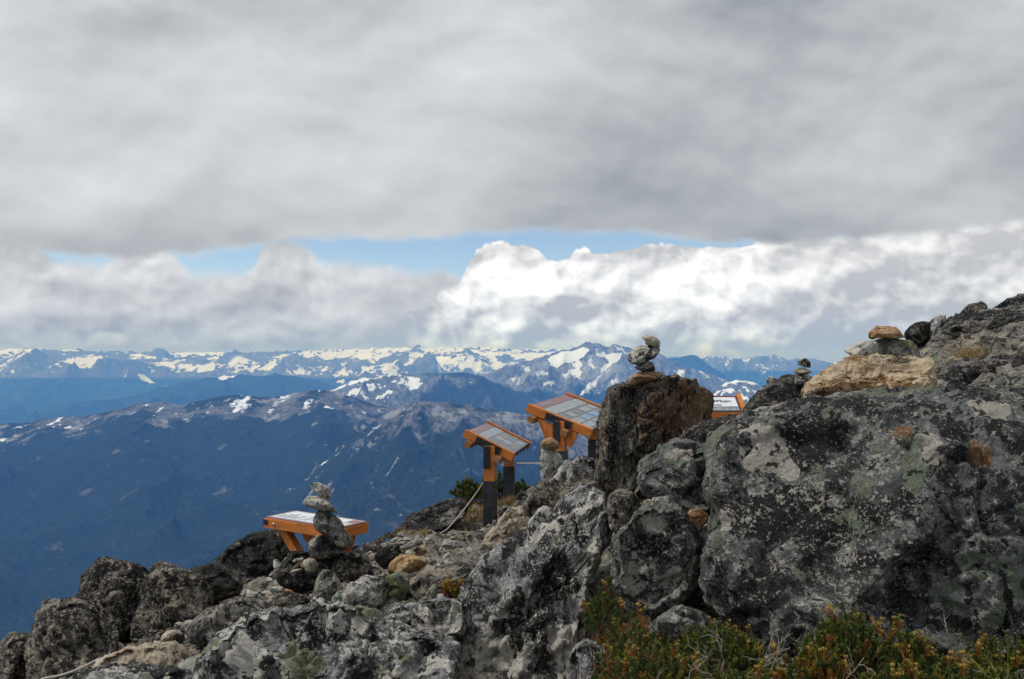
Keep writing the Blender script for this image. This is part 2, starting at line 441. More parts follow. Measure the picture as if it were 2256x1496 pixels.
# dark pointed peak behind the main massif
mountain('mountain_peak', 16500, [(1380, 830), (1440, 800), (1475, 789), (1500, 789), (1513, 785), (1525, 782), (1536, 784), (1546, 792), (1562, 806), (1580, 816), (1592, 824), (1605, 838), (1625, 852), (1660, 870), (1800, 930)],
         12500, -900, 1500, mt_far, rows=120, amp=300, freq=1 / 2200., sky_amp=16, seed=8, step=1.6,
         snow=lambda X, Y, z, sl, PX, PY, n, n2: 0.05 + pn(X, Y, 1 / 500., 5) * .35 - smooth01(PX, 1480, 1530) * .3,
         forest=lambda X, Y, z, sl, PX, PY, n, n2: 0.75, label='dark blue pointed peak right of the main summit')
# main massif
def c3(pts): return [(950 + a / 2.992, 720 + b / 2.992) for a, b in pts]
SNOWP = [c3(p) for p in (
    [(800, 190), (860, 165), (1030, 135), (1035, 160), (1010, 195), (900, 235), (830, 265), (790, 255), (770, 220)],
    [(1070, 185), (1140, 155), (1150, 180), (1180, 175), (1260, 172), (1250, 210), (1190, 240), (1150, 290), (1120, 303), (1140, 262), (1170, 232), (1140, 200)],
    [(968, 458), (1010, 410), (1100, 330), (1135, 300), (1105, 345), (1040, 422), (1000, 452)],
    [(680, 285), (740, 290), (780, 322), (735, 318), (690, 308)],
    [(860, 322), (920, 285), (1000, 296), (940, 316), (880, 340)],
    [(720, 380), (800, 352), (830, 370), (760, 392)],
    [(1170, 350), (1220, 345), (1240, 370), (1190, 378)],
    [(615, 270), (640, 265), (645, 290), (622, 292)])]
def snow_main(X, Y, z, sl, PX, PY, n, n2):
    wx = PX + pn(X, Y, 1 / 160., 2) * 5; wy = PY + pn(X, Y, 1 / 160., 12) * 3
    s = 0.10 + pn(X, Y, 1 / 260., 7) * .5 - smooth01(PY, 850, 880) * .3 + smooth01(PX, 1440, 1500) * .17 * smooth01(PY, 850, 835)
    for p in SNOWP: s = np.where(in_poly(wx, wy, p), 1.0, s)
    return s
mountain('mountain', 12500, [(700, 990), (820, 940), (900, 905), (930, 888), (960, 864), (1000, 848), (1040, 833), (1080, 820), (1120, 806), (1144, 798), (1170, 794), (1190, 786), (1210, 782), (1225, 778), (1240, 770), (1262, 768), (1276, 762), (1287, 756), (1297, 753), (1305, 756), (1318, 755), (1328, 761), (1336, 766), (1344, 759), (1354, 756), (1364, 760), (1376, 764), (1388, 767), (1400, 771), (1420, 776), (1445, 777), (1458, 779), (1471, 790), (1490, 806), (1530, 815), (1570, 826), (1600, 836), (1650, 855), (1750, 885), (1900, 930), (2050, 1000)],
         7200, -1150, 2000, mt_mid, rows=420, amp=430, freq=1 / 1700., sky_amp=16, seed=11, step=1.5, curve=0.82, snow=snow_main,
         rock=lambda X, Y, z, sl, PX, PY, n, n2: 0.33 + pn(X, Y, 1 / 500., 17) * .5 + smooth01(PY, 790, 805) * .15 - smooth01(PY, 850, 880) * .35,
         forest=lambda X, Y, z, sl, PX, PY, n, n2: smooth01(PY + pn(X, Y, 1 / 600., 4) * 22, 838, 885) * .8 + smooth01(PY, 780, 760) * .4,
         label='main jagged massif with snowfields and grey scree behind the stone cairn')
# rounded snowy hill, right of the dark block
mountain('hill', 9500, [(1380, 1000), (1480, 940), (1520, 905), (1560, 880), (1585, 850), (1600, 842), (1622, 838), (1650, 839), (1668, 846), (1690, 860), (1730, 880), (1800, 910), (1900, 960), (2000, 1020)],
         7000, -700, 900, mt_mid, rows=110, amp=110, freq=1 / 700., sky_amp=10, seed=13, step=1.6,
         snow=lambda X, Y, z, sl, PX, PY, n, n2: 0.30 + pn(X, Y, 1 / 180., 7) * .6 + smooth01(PY, 850, 842) * .15,
         rock=lambda *a: 0.45, label='rounded snow patched hill beyond the right sign')
# hill with snow streaks in the middle
mountain('hill', 9800, [(450, 1000), (560, 930), (620, 905), (680, 885), (720, 866), (745, 852), (775, 838), (800, 831), (830, 829), (870, 823), (920, 821), (970, 822), (1020, 820), (1060, 828), (1110, 850), (1180, 880), (1250, 900), (1400, 960), (1500, 1020)],
         6600, -900, 1200, mt_mid, rows=170, amp=180, freq=1 / 900., sky_amp=10, seed=15, step=1.8,
         snow=lambda X, Y, z, sl, PX, PY, n, n2: 0.22 + pn(X * 1.0 + Y * .7, Y * 2.4, 1 / 330., 7) * .5 + 0.2 * np.exp(-((PX - 840) / 60) ** 2) - smooth01(PX, 900, 960) * .22 - smooth01(PY, 868, 885) * .3,
         forest=lambda X, Y, z, sl, PX, PY, n, n2: .25 + pn(X, Y, 1 / 500., 1) * .4 + smooth01(PX, 900, 960) * .4, label='rounded hill with diagonal snow streaks in the middle distance')
# near forested ridge with light rocky crest
def crest(pts):
    a = np.array(pts, float); return lambda PX: np.interp(PX, a[:, 0], a[:, 1])
R1 = [(-300, 985), (-100, 950), (0, 933), (60, 930), (100, 921), (150, 918), (200, 915), (240, 906), (275, 898), (300, 889), (330, 885), (370, 886), (405, 892), (440, 882), (480, 873), (520, 869), (545, 870), (580, 874), (620, 874), (650, 864), (680, 861), (715, 858), (740, 863), (780, 874), (830, 893), (900, 903), (1000, 910), (1200, 930), (1500, 985), (1900, 1100), (2520, 1300)]
c1 = crest(R1)
mountain('forested_ridge', 6200, R1, 1700, -1150, 900, mt_near, rows=620, amp=80, freq=1 / 1000., sky_amp=6, seed=21, step=2.0, curve=0.9,
         snow=lambda X, Y, z, sl, PX, PY, n, n2: np.where(PY - c1(PX) < 40, 0.175 + pn(X, Y * .6, 1 / 110., 7) * .42, 0.0),
         rock=lambda X, Y, z, sl, PX, PY, n, n2: 0.26 + pn(X, Y, 1 / 160., 5) * .5 - smooth01(PY - c1(PX), 35, 100) * .32 + np.exp(-((PX - 700 - (PY - 1000) * .3) / 300) ** 2 - ((PY - 1000) / 110) ** 2) * .10,
         forest=lambda X, Y, z, sl, PX, PY, n, n2: .46 + pn(X, Y, 1 / 240., 9) * .6 + smooth01(PY - c1(PX), 20, 80) * .6,
         label='dark blue forested ridge with pale rocky crest across the valley')
R2 = [(380, 1560), (500, 1260), (600, 1110), (700, 1015), (790, 955), (835, 920), (860, 905), (885, 893), (910, 885), (930, 883), (965, 884), (1000, 889), (1040, 892), (1060, 897), (1090, 901), (1120, 905), (1160, 915), (1210, 930), (1280, 955), (1400, 1000), (1600, 1060)]
c2 = crest(R2)
mountain('forested_ridge', 4900, R2, 2600, -760, 700, mt_near, rows=420, amp=70, freq=1 / 500., sky_amp=6, seed=23, step=1.6,
         snow=lambda X, Y, z, sl, PX, PY, n, n2: (0.18 + pn(X, Y, 1 / 90., 3) * .3) * (PY - c2(PX) < 25),
         rock=lambda X, Y, z, sl, PX, PY, n, n2: 0.22 + pn(X, Y, 1 / 130., 5) * .5 + (.22 - smooth01(PY - c2(PX), 20, 60) * .32) * smooth01(PX, 790, 870),
         forest=lambda X, Y, z, sl, PX, PY, n, n2: .34 + pn(X, Y, 1 / 170., 9) * .5 + smooth01(PY - c2(PX), 30, 90) * .55 + smooth01(PX, 860, 780) * .5,
         label='rocky pale topped spur in front of the forested ridge')
# valley floor reaching under everything
vs = np.array([[-35000, -4000, -2300], [35000, -4000, -2300], [35000, 35000, -2300], [-35000, 35000, -2300]], float)
vf = mesh_np('valley_floor', vs, [[0, 1, 2, 3]], terrain_mat('valley_forest', 1.0)); tag(vf, label='dark forested valley floor far below', kind='structure')
at = vf.data.attributes.new('mask', 'FLOAT_COLOR', 'POINT'); at.data.foreach_set('color', np.array([0, 0, 1, 1] * 4, np.float32))

# ------------------------------------------------------------------ haze
def haze():
    lo = np.array([-36000, -4200, -2301.]); hi = np.array([36000, 36000, 262.])
    c = [(lo[0], lo[1], lo[2]), (hi[0], lo[1], lo[2]), (hi[0], hi[1], lo[2]), (lo[0], hi[1], lo[2]), (lo[0], lo[1], hi[2]), (hi[0], lo[1], hi[2]), (hi[0], hi[1], hi[2]), (lo[0], hi[1], hi[2])]
    f = [(0, 3, 2, 1), (4, 5, 6, 7), (0, 1, 5, 4), (1, 2, 6, 5), (2, 3, 7, 6), (3, 0, 4, 7)]
    m = bpy.data.materials.new('haze_air'); m.use_nodes = True; t = NT(m.node_tree)
    v = t.new('ShaderNodeVolumePrincipled')
    v.inputs['Color'].default_value = HAZE_COL + (1,)
    v.inputs['Absorption Color'].default_value = (1, 1, 1, 1)
    v.inputs['Density'].default_value = HAZE_DEN
    v.inputs['Anisotropy'].default_value = 0.0
    o = t.new('ShaderNodeOutputMaterial'); t.link(v.outputs[0], o.inputs['Volume'])
    ob = mesh_np('haze', c, f, m, smooth=False); tag(ob, label='pale blue mountain air over the valley', kind='stuff')
HAZE_COL = (0.12, 0.365, 1.0); HAZE_DEN = 0.78e-4
haze()

# ------------------------------------------------------------------ rock materials
def rock_mat(name, base=(0.16, 0.165, 0.165), base2=(0.10, 0.10, 0.10), dark=(0.011, 0.011, 0.012), dark_cov=0.5, cream=(0.42, 0.38, 0.31), cream_cov=0.25,
             green=(0.215, 0.245, 0.175), green_cov=0.12, rust=(0.30, 0.15, 0.06), rust_cov=0.08, sc=1.0, aniso=(1, 1, 1), rot=(0, 0, 0), bump=1.0, seed=0.0, fine=1.0, rough=0.92, speck=0.5):
    m = bpy.data.materials.new(name); m.use_nodes = True; t = NT(m.node_tree)
    geo = t.new('ShaderNodeNewGeometry'); p0 = V(t.nt, geo.outputs['Position'])
    p0 = t.mapv(p0, (1, 1, 1), loc=(seed * 3.1, seed * 1.7, seed * 2.3))
    p = t.mapv(p0, tuple(a * sc for a in aniso), rot=rot)
    wv = t.noise(p, 9.0, 2, 0.5, col=True); pw = t.addv(p, wv, 0.015)
    n_big = t.noise(p, 2.2, 4, 0.6)
    n_mid = t.noise(pw, 8.0, 9, 0.66)
    n_mid2 = t.noise(t.mapv(pw, (1, 1, 1), loc=(5, 2, 8)), 15.0, 8, 0.66)
    n_fine = t.noise(p0, 105.0, 4, 0.68)
    n_fine2 = t.noise(t.mapv(p0, (1, 1, 1), loc=(2, 7, 1)), 180.0, 2, 0.7)
    sn = t.noise(pw, 44.0, 4, 0.68)
    vary = (n_big - 0.5)
    att = t.new('ShaderNodeAttribute'); att.attribute_name = 'mark'; mk = t.sep(att.outputs['Color'])
    # bare rock, two tones
    col = t.mix((n_mid2 + vary * 0.5).step(0.42, 0.58), base2, base)
    # rusty stain
    rn = t.noise(t.mapv(p, (1, 1, 1), loc=(9, 4, 3)), 5.0, 7, 0.65)
    rt = 0.70 - rust_cov * 0.45
    att2 = t.new('ShaderNodeAttribute'); att2.attribute_name = 'rust_mark'; mka = V(t.nt, att2.outputs['Fac'])
    col = t.mix((rn + mka * 0.35).step(rt, rt + 0.08, 0.0, 0.85), col, t.mix(n_fine.step(0.35, 0.65), rust, tuple(c * 0.5 for c in rust)))
    # black crustose lichen, ragged at every size
    dn = n_mid + vary * 0.55 + (n_fine - 0.5) * 0.22 + (sn - 0.5) * 0.25
    dt = 0.645 - dark_cov * 0.30
    dm = (dn + mk[2] * 0.30 - mk[0] * 0.12 - mka * 0.22).step(dt, dt + 0.03)
    dv = t.mix(n_fine2.step(0.45, 0.75), dark, tuple(c * 2.4 + 0.008 for c in dark))
    col = t.mix(dm * 0.95, col, dv)
    # crumbs of pale crystalline rock showing through everywhere, at two sizes
    st = 0.635 - speck * 0.11
    s1 = (n_fine + (n_mid2 - 0.5) * 0.55 - vary * 0.25).step(st, st + 0.035)
    s2 = (sn + (n_big - 0.5) * -0.30 + (n_mid - 0.5) * -0.35).step(st + 0.015, st + 0.04)
    creamv = t.mix(n_fine2.step(0.3, 0.7), cream, tuple(c * 0.66 for c in cream))
    col = t.mix(s1 * 0.62, col, creamv)
    col = t.mix(s2 * 0.85, col, creamv)
    # cream quartz patches
    cn = t.noise(t.mapv(pw, (1, 1, 1), loc=(4, 6, 2)), 5.5, 8, 0.62)
    ct = 0.705 - cream_cov * 0.38
    cmask = (cn + mk[0] * 0.27 + (n_fine - 0.5) * 0.12 + (sn - 0.5) * 0.10).step(ct, ct + 0.02)
    col = t.mix(cmask * 0.92, col, creamv)
    # map lichen patches with crackled rims
    gn = t.noise(t.mapv(pw, (1, 1, 1), loc=(1, 8, 4)), 4.6, 8, 0.60)
    gt = 0.72 - green_cov * 0.55
    gm = (gn + mk[1] * 0.15 + (n_fine - 0.5) * 0.10).step(gt, gt + 0.022)
    gv = t.mix(n_fine2.step(0.30, 0.72), green, tuple(c * 0.45 for c in green))
    col = t.mix(gm * 0.9, col, gv)
    # small black dots
    bd = t.noise(t.mapv(pw, (1, 1, 1), loc=(3, 3, 9)), 24.0, 3, 0.6)
    bt = 0.665 - dark_cov * 0.14
    bdm = bd.step(bt, bt + 0.025)
    col = t.mix(bdm * 0.92, col, dark)
    # grain
    gr = n_fine * 0.5 + n_fine2 * 0.5
    hsv = t.new('ShaderNodeHueSaturation'); t.link(col, hsv.inputs['Color']); t.link(gr.step(0.3, 0.7, 0.58, 1.42, 'LINEAR'), hsv.inputs['Value'])
    b = t.new('ShaderNodeBsdfPrincipled'); t.link(hsv.outputs[0], b.inputs['Base Color'])
    b.inputs['Roughness'].default_value = rough; b.inputs['Specular IOR Level'].default_value = 0.25
    h = n_mid * 0.55 + n_mid2 * 0.35 + sn * 0.30 + n_fine * 0.20 * fine + n_fine2 * 0.06 * fine - dm * 0.05 + cmask * 0.05 + gm * 0.03 - bdm * 0.10
    bu = t.new('ShaderNodeBump'); bu.inputs['Strength'].default_value = 0.9 * min(1.0, bump); bu.inputs['Distance'].default_value = 0.05 * bump / max(sc, 0.5)
    t.link(h, bu.inputs['Height']); t.link(bu.outputs[0], b.inputs['Normal'])
    o = t.new('ShaderNodeOutputMaterial'); t.link(b.outputs[0], o.inputs[0])
    return m

M = {}
M['boulder'] = rock_mat('lichen_boulder_rock', dark_cov=0.40, cream_cov=0.15, green_cov=0.26, rust_cov=0.12, base=(0.165, 0.168, 0.165), base2=(0.06, 0.061, 0.061), cream=(0.50, 0.46, 0.39), seed=1, bump=1.5, speck=0.60)
M['slab'] = rock_mat('pale_black_mottled_rock', dark_cov=0.46, cream_cov=0.42, green_cov=0.16, rust_cov=0.03, cream=(0.60, 0.56, 0.49), base=(0.26, 0.265, 0.27), aniso=(1, 1, 0.55), rot=(0, math.radians(-28), 0), seed=2)
M['whiteslab'] = rock_mat('grey_white_lichen_rock', dark_cov=0.50, cream_cov=0.32, green_cov=0.26, rust_cov=0.02, cream=(0.62, 0.59, 0.53), base=(0.27, 0.28, 0.28), green=(0.25, 0.28, 0.16), seed=3)
M['dark'] = rock_mat('dark_lichen_rock', dark_cov=0.62, cream_cov=0.22, green_cov=0.10, rust_cov=0.16, base=(0.13, 0.125, 0.115), base2=(0.06, 0.058, 0.053), rust=(0.38, 0.24, 0.13), cream=(0.42, 0.36, 0.28), sc=1.1, seed=4, speck=0.9, bump=1.3)
M['black'] = rock_mat('blackened_rock', dark_cov=0.80, cream_cov=0.14, green_cov=0.04, rust_cov=0.10, base=(0.08, 0.078, 0.072), base2=(0.045, 0.044, 0.042), cream=(0.30, 0.27, 0.22), seed=5, speck=0.45, bump=1.3)
M['brownblock'] = rock_mat('dark_brown_schist', dark_cov=0.56, cream_cov=0.04, green_cov=0.08, rust_cov=0.40, base=(0.16, 0.15, 0.13), base2=(0.075, 0.068, 0.058), rust=(0.24, 0.135, 0.065), green=(0.13, 0.14, 0.08), aniso=(1.6, 1.6, 0.5), rot=(0, math.radians(14), 0), seed=6, bump=1.4)
M['outcrop'] = rock_mat('dark_striped_outcrop', dark_cov=0.60, cream_cov=0.26, green_cov=0.06, rust_cov=0.10, base=(0.16, 0.15, 0.14), base2=(0.08, 0.078, 0.075), cream=(0.36, 0.32, 0.27), aniso=(0.6, 0.6, 1.6), rot=(0, math.radians(20), 0), seed=7)
M['tanflat'] = rock_mat('orange_tan_sandstone', dark_cov=0.06, cream_cov=0.34, green_cov=0.0, rust_cov=0.34, base=(0.44, 0.35, 0.24), base2=(0.34, 0.24, 0.15), dark=(0.05, 0.035, 0.025), rust=(0.27, 0.13, 0.055), cream=(0.52, 0.42, 0.28), aniso=(0.5, 0.5, 2.2), rot=(0, math.radians(-14), 0), seed=8, bump=0.55)
M['tan'] = rock_mat('tan_stone', dark_cov=0.28, cream_cov=0.40, green_cov=0.08, rust_cov=0.22, base=(0.32, 0.27, 0.205), base2=(0.24, 0.19, 0.14), dark=(0.05, 0.045, 0.04), cream=(0.50, 0.45, 0.36), rust=(0.36, 0.19, 0.08), seed=9, sc=1.3, bump=0.5)
M['orange'] = rock_mat('rusty_orange_stone', dark_cov=0.10, cream_cov=0.10, green_cov=0.0, rust_cov=0.5, base=(0.42, 0.275, 0.15), base2=(0.30, 0.175, 0.085), dark=(0.05, 0.035, 0.025), rust=(0.28, 0.14, 0.065), seed=10, sc=1.3, bump=0.5)
M['grey'] = rock_mat('light_grey_stone', dark_cov=0.20, cream_cov=0.40, green_cov=0.06, rust_cov=0.05, base=(0.32, 0.315, 0.30), base2=(0.21, 0.205, 0.195), cream=(0.52, 0.49, 0.43), seed=11, sc=1.5, bump=0.45)
M['cairn'] = rock_mat('grey_lichen_stone', dark_cov=0.34, cream_cov=0.34, green_cov=0.12, rust_cov=0.10, base=(0.32, 0.31, 0.28), base2=(0.19, 0.185, 0.17), cream=(0.54, 0.50, 0.42), seed=12, sc=1.8, bump=0.5)
M['cairndark'] = rock_mat('dark_grey_lichen_stone', dark_cov=0.46, cream_cov=0.26, green_cov=0.14, rust_cov=0.14, base=(0.17, 0.17, 0.155), base2=(0.085, 0.085, 0.08), cream=(0.42, 0.38, 0.31), seed=17, sc=1.7, bump=0.6)
M['greenstone'] = rock_mat('moss_lichen_stone', dark_cov=0.30, cream_cov=0.20, green_cov=0.36, rust_cov=0.03, base=(0.24, 0.24, 0.22), green=(0.20, 0.22, 0.10), seed=13, sc=1.8, bump=0.5)
M['palegreen'] = rock_mat('pale_green_stone', dark_cov=0.12, cream_cov=0.20, green_cov=0.42, rust_cov=0.0, base=(0.24, 0.26, 0.22), green=(0.27, 0.31, 0.24), seed=14, sc=1.6, bump=0.4)
M['striped'] = rock_mat('striped_gneiss', dark_cov=0.48, cream_cov=0.42, green_cov=0.08, rust_cov=0.12, base=(0.20, 0.195, 0.18), aniso=(2.4, 2.4, 0.6), rot=(0, math.radians(-22), 0), seed=15, sc=1.2)
M['ground'] = rock_mat('tan_rocky_ground', dark_cov=0.36, cream_cov=0.42, green_cov=0.14, rust_cov=0.14, base=(0.20, 0.185, 0.16), base2=(0.12, 0.11, 0.095), cream=(0.38, 0.33, 0.26), rust=(0.30, 0.17, 0.08), green=(0.22, 0.26, 0.17), seed=16, sc=1.3, bump=1.2)

# ------------------------------------------------------------------ rock builder
VD = np.array([0, cp, sp]); RT = np.array([1.0, 0, 0]); UP = np.array([0, -sp, cp])
ALL_ROCKS = []
def unit3(v): v = np.asarray(v, float); return v / np.linalg.norm(v)
def rock(name, poly, D, T, mat, label, cat='rock', group=None, sub=5, n=2.6, lean=0.0, side=0.0, amp=0.07, freq=None, planes=5, strata=0.0, sdir=(0.2, 0.1, 1.0),
         seed=None, pits=0.0, back=1.0, shear=0.0, smoothr=1, chips=26, cuts=(), faults=None, marks=(), facet=0.9):
    """closed 3D rock: outline traced in the photo at distance D, half-thickness T metres"""
    poly = np.array(poly, float)
    x0, y0 = poly[:, 0].min(), poly[:, 1].min(); x1, y1 = poly[:, 0].max(), poly[:, 1].max()
    # area centroid
    a = poly; b = np.roll(poly, -1, 0); cr = a[:, 0] * b[:, 1] - b[:, 0] * a[:, 1]; A = cr.sum() / 2
    c = ((a + b) * cr[:, None]).sum(0) / (6 * A)
    if not in_poly(np.array([c[0]]), np.array([c[1]]), [tuple(q) for q in poly])[0]: c = np.array([(x0 + x1) / 2, (y0 + y1) / 2])
    if sub >= 6: n = max(n, 3.6)
    if seed is None: seed = (x0 * 13.7 + y0 * 7.3) % 97
    rs = np.random.RandomState(int(seed * 31) % 100000)
    # radius as a function of angle
    NA = 360; th = np.arange(NA) / NA * 2 * np.pi; R = np.zeros(NA)
    dx, dy = np.cos(th), -np.sin(th)          # image y is down
    for i in range(len(poly)):
        p, q = poly[i] - c, poly[(i + 1) % len(poly)] - c; e = q - p
        den = dx * e[1] - dy * e[0]; den = np.where(np.abs(den) < 1e-9, 1e-9, den)
        tt = (p[0] * e[1] - p[1] * e[0]) / den; ss = (p[0] * dy - p[1] * dx) / den
        ok = (tt > 0) & (ss >= -1e-6) & (ss <= 1 + 1e-6); R = np.where(ok & (tt > R), tt, R)
    R = np.where(R <= 0, np.median(R[R > 0]), R)
    ker = np.hanning(smoothr * 2 + 3)[1:-1]; ker /= ker.sum(); h = len(ker) // 2
    if h > 0: R = np.convolve(np.concatenate([R[-h:], R, R[:h]]), ker, 'valid')
    v, f = ico(sub)
    # sphere axis towards the camera: v = (right, up, toward camera)
    ph = np.arctan2(v[:, 1], v[:, 0]) % (2 * np.pi); s = np.hypot(v[:, 0], v[:, 1]); cz = v[:, 2]
    sc_ = (s ** n + np.abs(cz) ** n) ** (-1.0 / n)
    rho = s * sc_; zz = cz * sc_
    rr = np.interp(ph, np.append(th, 2 * np.pi), np.append(R, R[0])) * (D / F)
    # average radius near the pole, so the centre does not pinch
    rm = R.mean() * D / F; w = np.clip(rho * 1.6, 0, 1); rr = rr * w + rm * (1 - w) if False else rr
    u = np.cos(ph) * rr * rho; w2 = np.sin(ph) * rr * rho
    zc = zz * T * np.where(zz < 0, back, 1.0)
    q = np.stack([u, w2, zc], 1)
    size = np.array([(x1 - x0) * D / F / 2, (y1 - y0) * D / F / 2, T])
    # flat facets on the camera side, top and back
    qn = q / size
    for k in range(planes):
        nn = rs.normal(size=3); nn[2] = abs(nn[2]) * 1.2 + 0.35
        if k % 4 == 3: nn[2] = -nn[2]
        nn /= np.linalg.norm(nn)
        pr = qn @ nn; dmax = np.percentile(pr, 99.5); dcut = dmax * rs.uniform(0.55, 0.82)
        over = np.maximum(0, pr - dcut); wt = np.clip((1 - rho) * 6, 0, 1)      # silhouette stays as traced
        qn = qn - (over * 0.92 * wt)[:, None] * nn
    for (cx_, cy_, cz_, fr_) in cuts:
        nn = unit3((cx_, cy_, cz_)); pr = qn @ nn; over = np.maximum(0, pr - pr.max() * fr_); qn = qn - (over * 0.97 * np.clip((1 - rho) * 8, 0, 1))[:, None] * nn
    # many small flats chip the whole surface, outline included
    for k in range(chips):
        nn = rs.normal(size=3); nn /= np.linalg.norm(nn)
        pr = qn @ nn; dcut = pr.max() - rs.uniform(0.03, 0.13)
        over = np.maximum(0, pr - dcut); qn = qn - (over * 0.95)[:, None] * nn
    q = qn * size
    q[:, 2] += -lean * q[:, 1] + side * q[:, 0]
    r0 = float(np.mean(size[:2])); fr = (1.3 / r0) if freq is None else freq
    world_q = q[:, :1] * RT + q[:, 1:2] * UP - q[:, 2:3] * VD
    nd = q / (size ** 2); nd /= np.linalg.norm(nd, axis=1)[:, None] + 1e-9
    ndw = nd[:, :1] * RT + nd[:, 1:2] * UP - nd[:, 2:3] * VD
    edge = 0.45 + 0.55 * np.clip((1 - rho) * 4, 0, 1)
    # broken faces: every patch of the surface is pulled towards a plane of its own
    if facet > 0 and sub >= 5:
        K = {5: 16, 6: 34, 7: 60}.get(sub, 16); area_w = np.clip(q[:, 2] / T + 1.1, 0.15, 2)
        idx = rs.choice(len(world_q), K, replace=False, p=area_w / area_w.sum())
        wq_ = world_q + np.stack([fbm3(world_q, fr * 2.2, 3, 0.6, seed=seed + 50 + j) for j in range(3)], 1) * r0 * 0.07
        d2_ = ((wq_[:, None, :] - wq_[idx][None]) ** 2).sum(2); cell = d2_.argmin(1)
        nn_ = ndw[idx] + rs.normal(size=(K, 3)) * 0.20; nn_ /= np.linalg.norm(nn_, axis=1)[:, None]
        off_ = ((world_q[idx][cell] - world_q) * nn_[cell]).sum(1)
        off_ = np.clip(off_, -0.20 * r0, 0.10 * r0)
        world_q = world_q + nn_[cell] * (off_ * facet * (0.35 + 0.65 * np.clip((1 - rho) * 3, 0, 1)))[:, None]
    d = fbm3(world_q, fr, 3, 0.5, seed=seed) * 0.3 + (fbm3(world_q, fr * 2.6, 5, 0.55, ridged=True, seed=seed + 5) - 0.6) * 0.20
    d = d * amp * r0 * 1.6 * edge
    # cracks: narrow grooves where two noise sheets cross zero
    ck = np.abs(fbm3(world_q * np.array([1, 1, 0.6]), fr * 1.1, 3, 0.5, seed=seed + 21)); d = d - np.clip(1 - ck / 0.05, 0, 1) * min(0.03, r0 * 0.08) * edge
    if r0 > 0.12: d = d + (fbm3(world_q, 1 / 0.11, 4, 0.6, ridged=True, seed=seed + 13) - 0.7) * 0.011
    if sub >= 5: d = d + fbm3(world_q, 1 / 0.05, 3, 0.6, seed=seed + 2) * min(0.007, r0 * 0.03) * 1.4
    # joints: the rock is offset and opened along a few clean planes
    nf_ = (4 + 2 * (sub >= 6) + 5 * (sub >= 7)) if faults is None else faults
    wob = fbm3(world_q, fr * 1.5, 3, 0.5, seed=seed + 31) * r0 * 0.10
    main_dir = unit3(rs.normal(size=3) * [1, .4, .6])
    for k in range(nf_):
        nn = unit3(main_dir * 1.2 * rs.choice([0, 1], p=[.35, .65]) + rs.normal(size=3) * [1, .6, .8] * .55); e = world_q @ nn + wob - rs.uniform(-.75, .75) * r0
        reach = np.clip(fbm3(world_q, fr * 0.8, 2, seed=seed + 40 + k) * 3 + .9, 0, 1)
        d = d + np.tanh(e / 0.006) * min(r0, 0.3) * rs.uniform(0.012, 0.05) * edge * reach - np.exp(-(e / max(0.004, r0 * .012)) ** 2) * r0 * 0.03 * reach
    if strata > 0:
        sdv = np.array(sdir, float); sdv /= np.linalg.norm(sdv)
        tcoord = (world_q @ sdv) / (r0 * 0.22) + fbm3(world_q, fr * 1.2, 3, seed=seed + 8) * 0.9
        saw = tcoord - np.floor(tcoord); d = d + (saw ** 2.5 - 0.3) * strata * r0 * 0.12 * edge
    if pits > 0:
        pn_ = fbm3(world_q, 1 / 0.12, 3, 0.55, seed=seed + 6); d = d - np.clip(pn_ - 0.35, 0, 1) * pits * 0.05
    world_q = world_q + ndw * d[:, None]
    org = P(c[0], c[1], D)
    wp = world_q + org
    # the traced outline is the widest section, at distance D: nearer parts narrow towards the front as the eye sees them
    back_ = world_q @ VD; axis = org / np.linalg.norm(org)
    lat = world_q - np.outer(back_, VD); k_ = np.clip(1 + np.minimum(back_, 0) / D, 0.4, 1)
    wp = org * (1 + back_ / D)[:, None] * 1.0 + lat * k_[:, None]
    ob = mesh_np(name, wp, f, mat, origin=org)
    if marks:
        X_, Y_ = pix(wp[:, 0], wp[:, 1], wp[:, 2]); mc = np.zeros((len(wp), 4), np.float32)
        nz = fbm3(wp, 1 / 0.06, 4, 0.6, seed=4) * .6
        for (mx_, my_, rx_, ry_, ch) in marks:
            dd_ = np.hypot((X_ - mx_) / rx_, (Y_ - my_) / ry_) + nz
            mc[:, ch] = np.maximum(mc[:, ch], np.clip((1.25 - dd_) / 0.5, 0, 1) * (q[:, 2] > -0.3 * T))
        at_ = ob.data.attributes.new('mark', 'FLOAT_COLOR', 'POINT'); at_.data.foreach_set('color', mc.ravel())
        at_ = ob.data.attributes.new('rust_mark', 'FLOAT', 'POINT'); at_.data.foreach_set('value', mc[:, 3].copy())
    tag(ob, label, cat, group)
    ALL_ROCKS.append(ob)
    return ob

def c4(pts): return [(500 + a / 3.223, 950 + b / 3.223) for a, b in pts]
def c5(pts): return [(a / 2.82, 1150 + b / 2.82) for a, b in pts]
def c6(pts): return [(700 + a / 2.82, 1100 + b / 2.82) for a, b in pts]
def c7(pts): return [(1300 + a / 2.316, 850 + b / 2.316) for a, b in pts]
def c8(pts): return [(1550 + a / 3.195, 620 + b / 3.195) for a, b in pts]

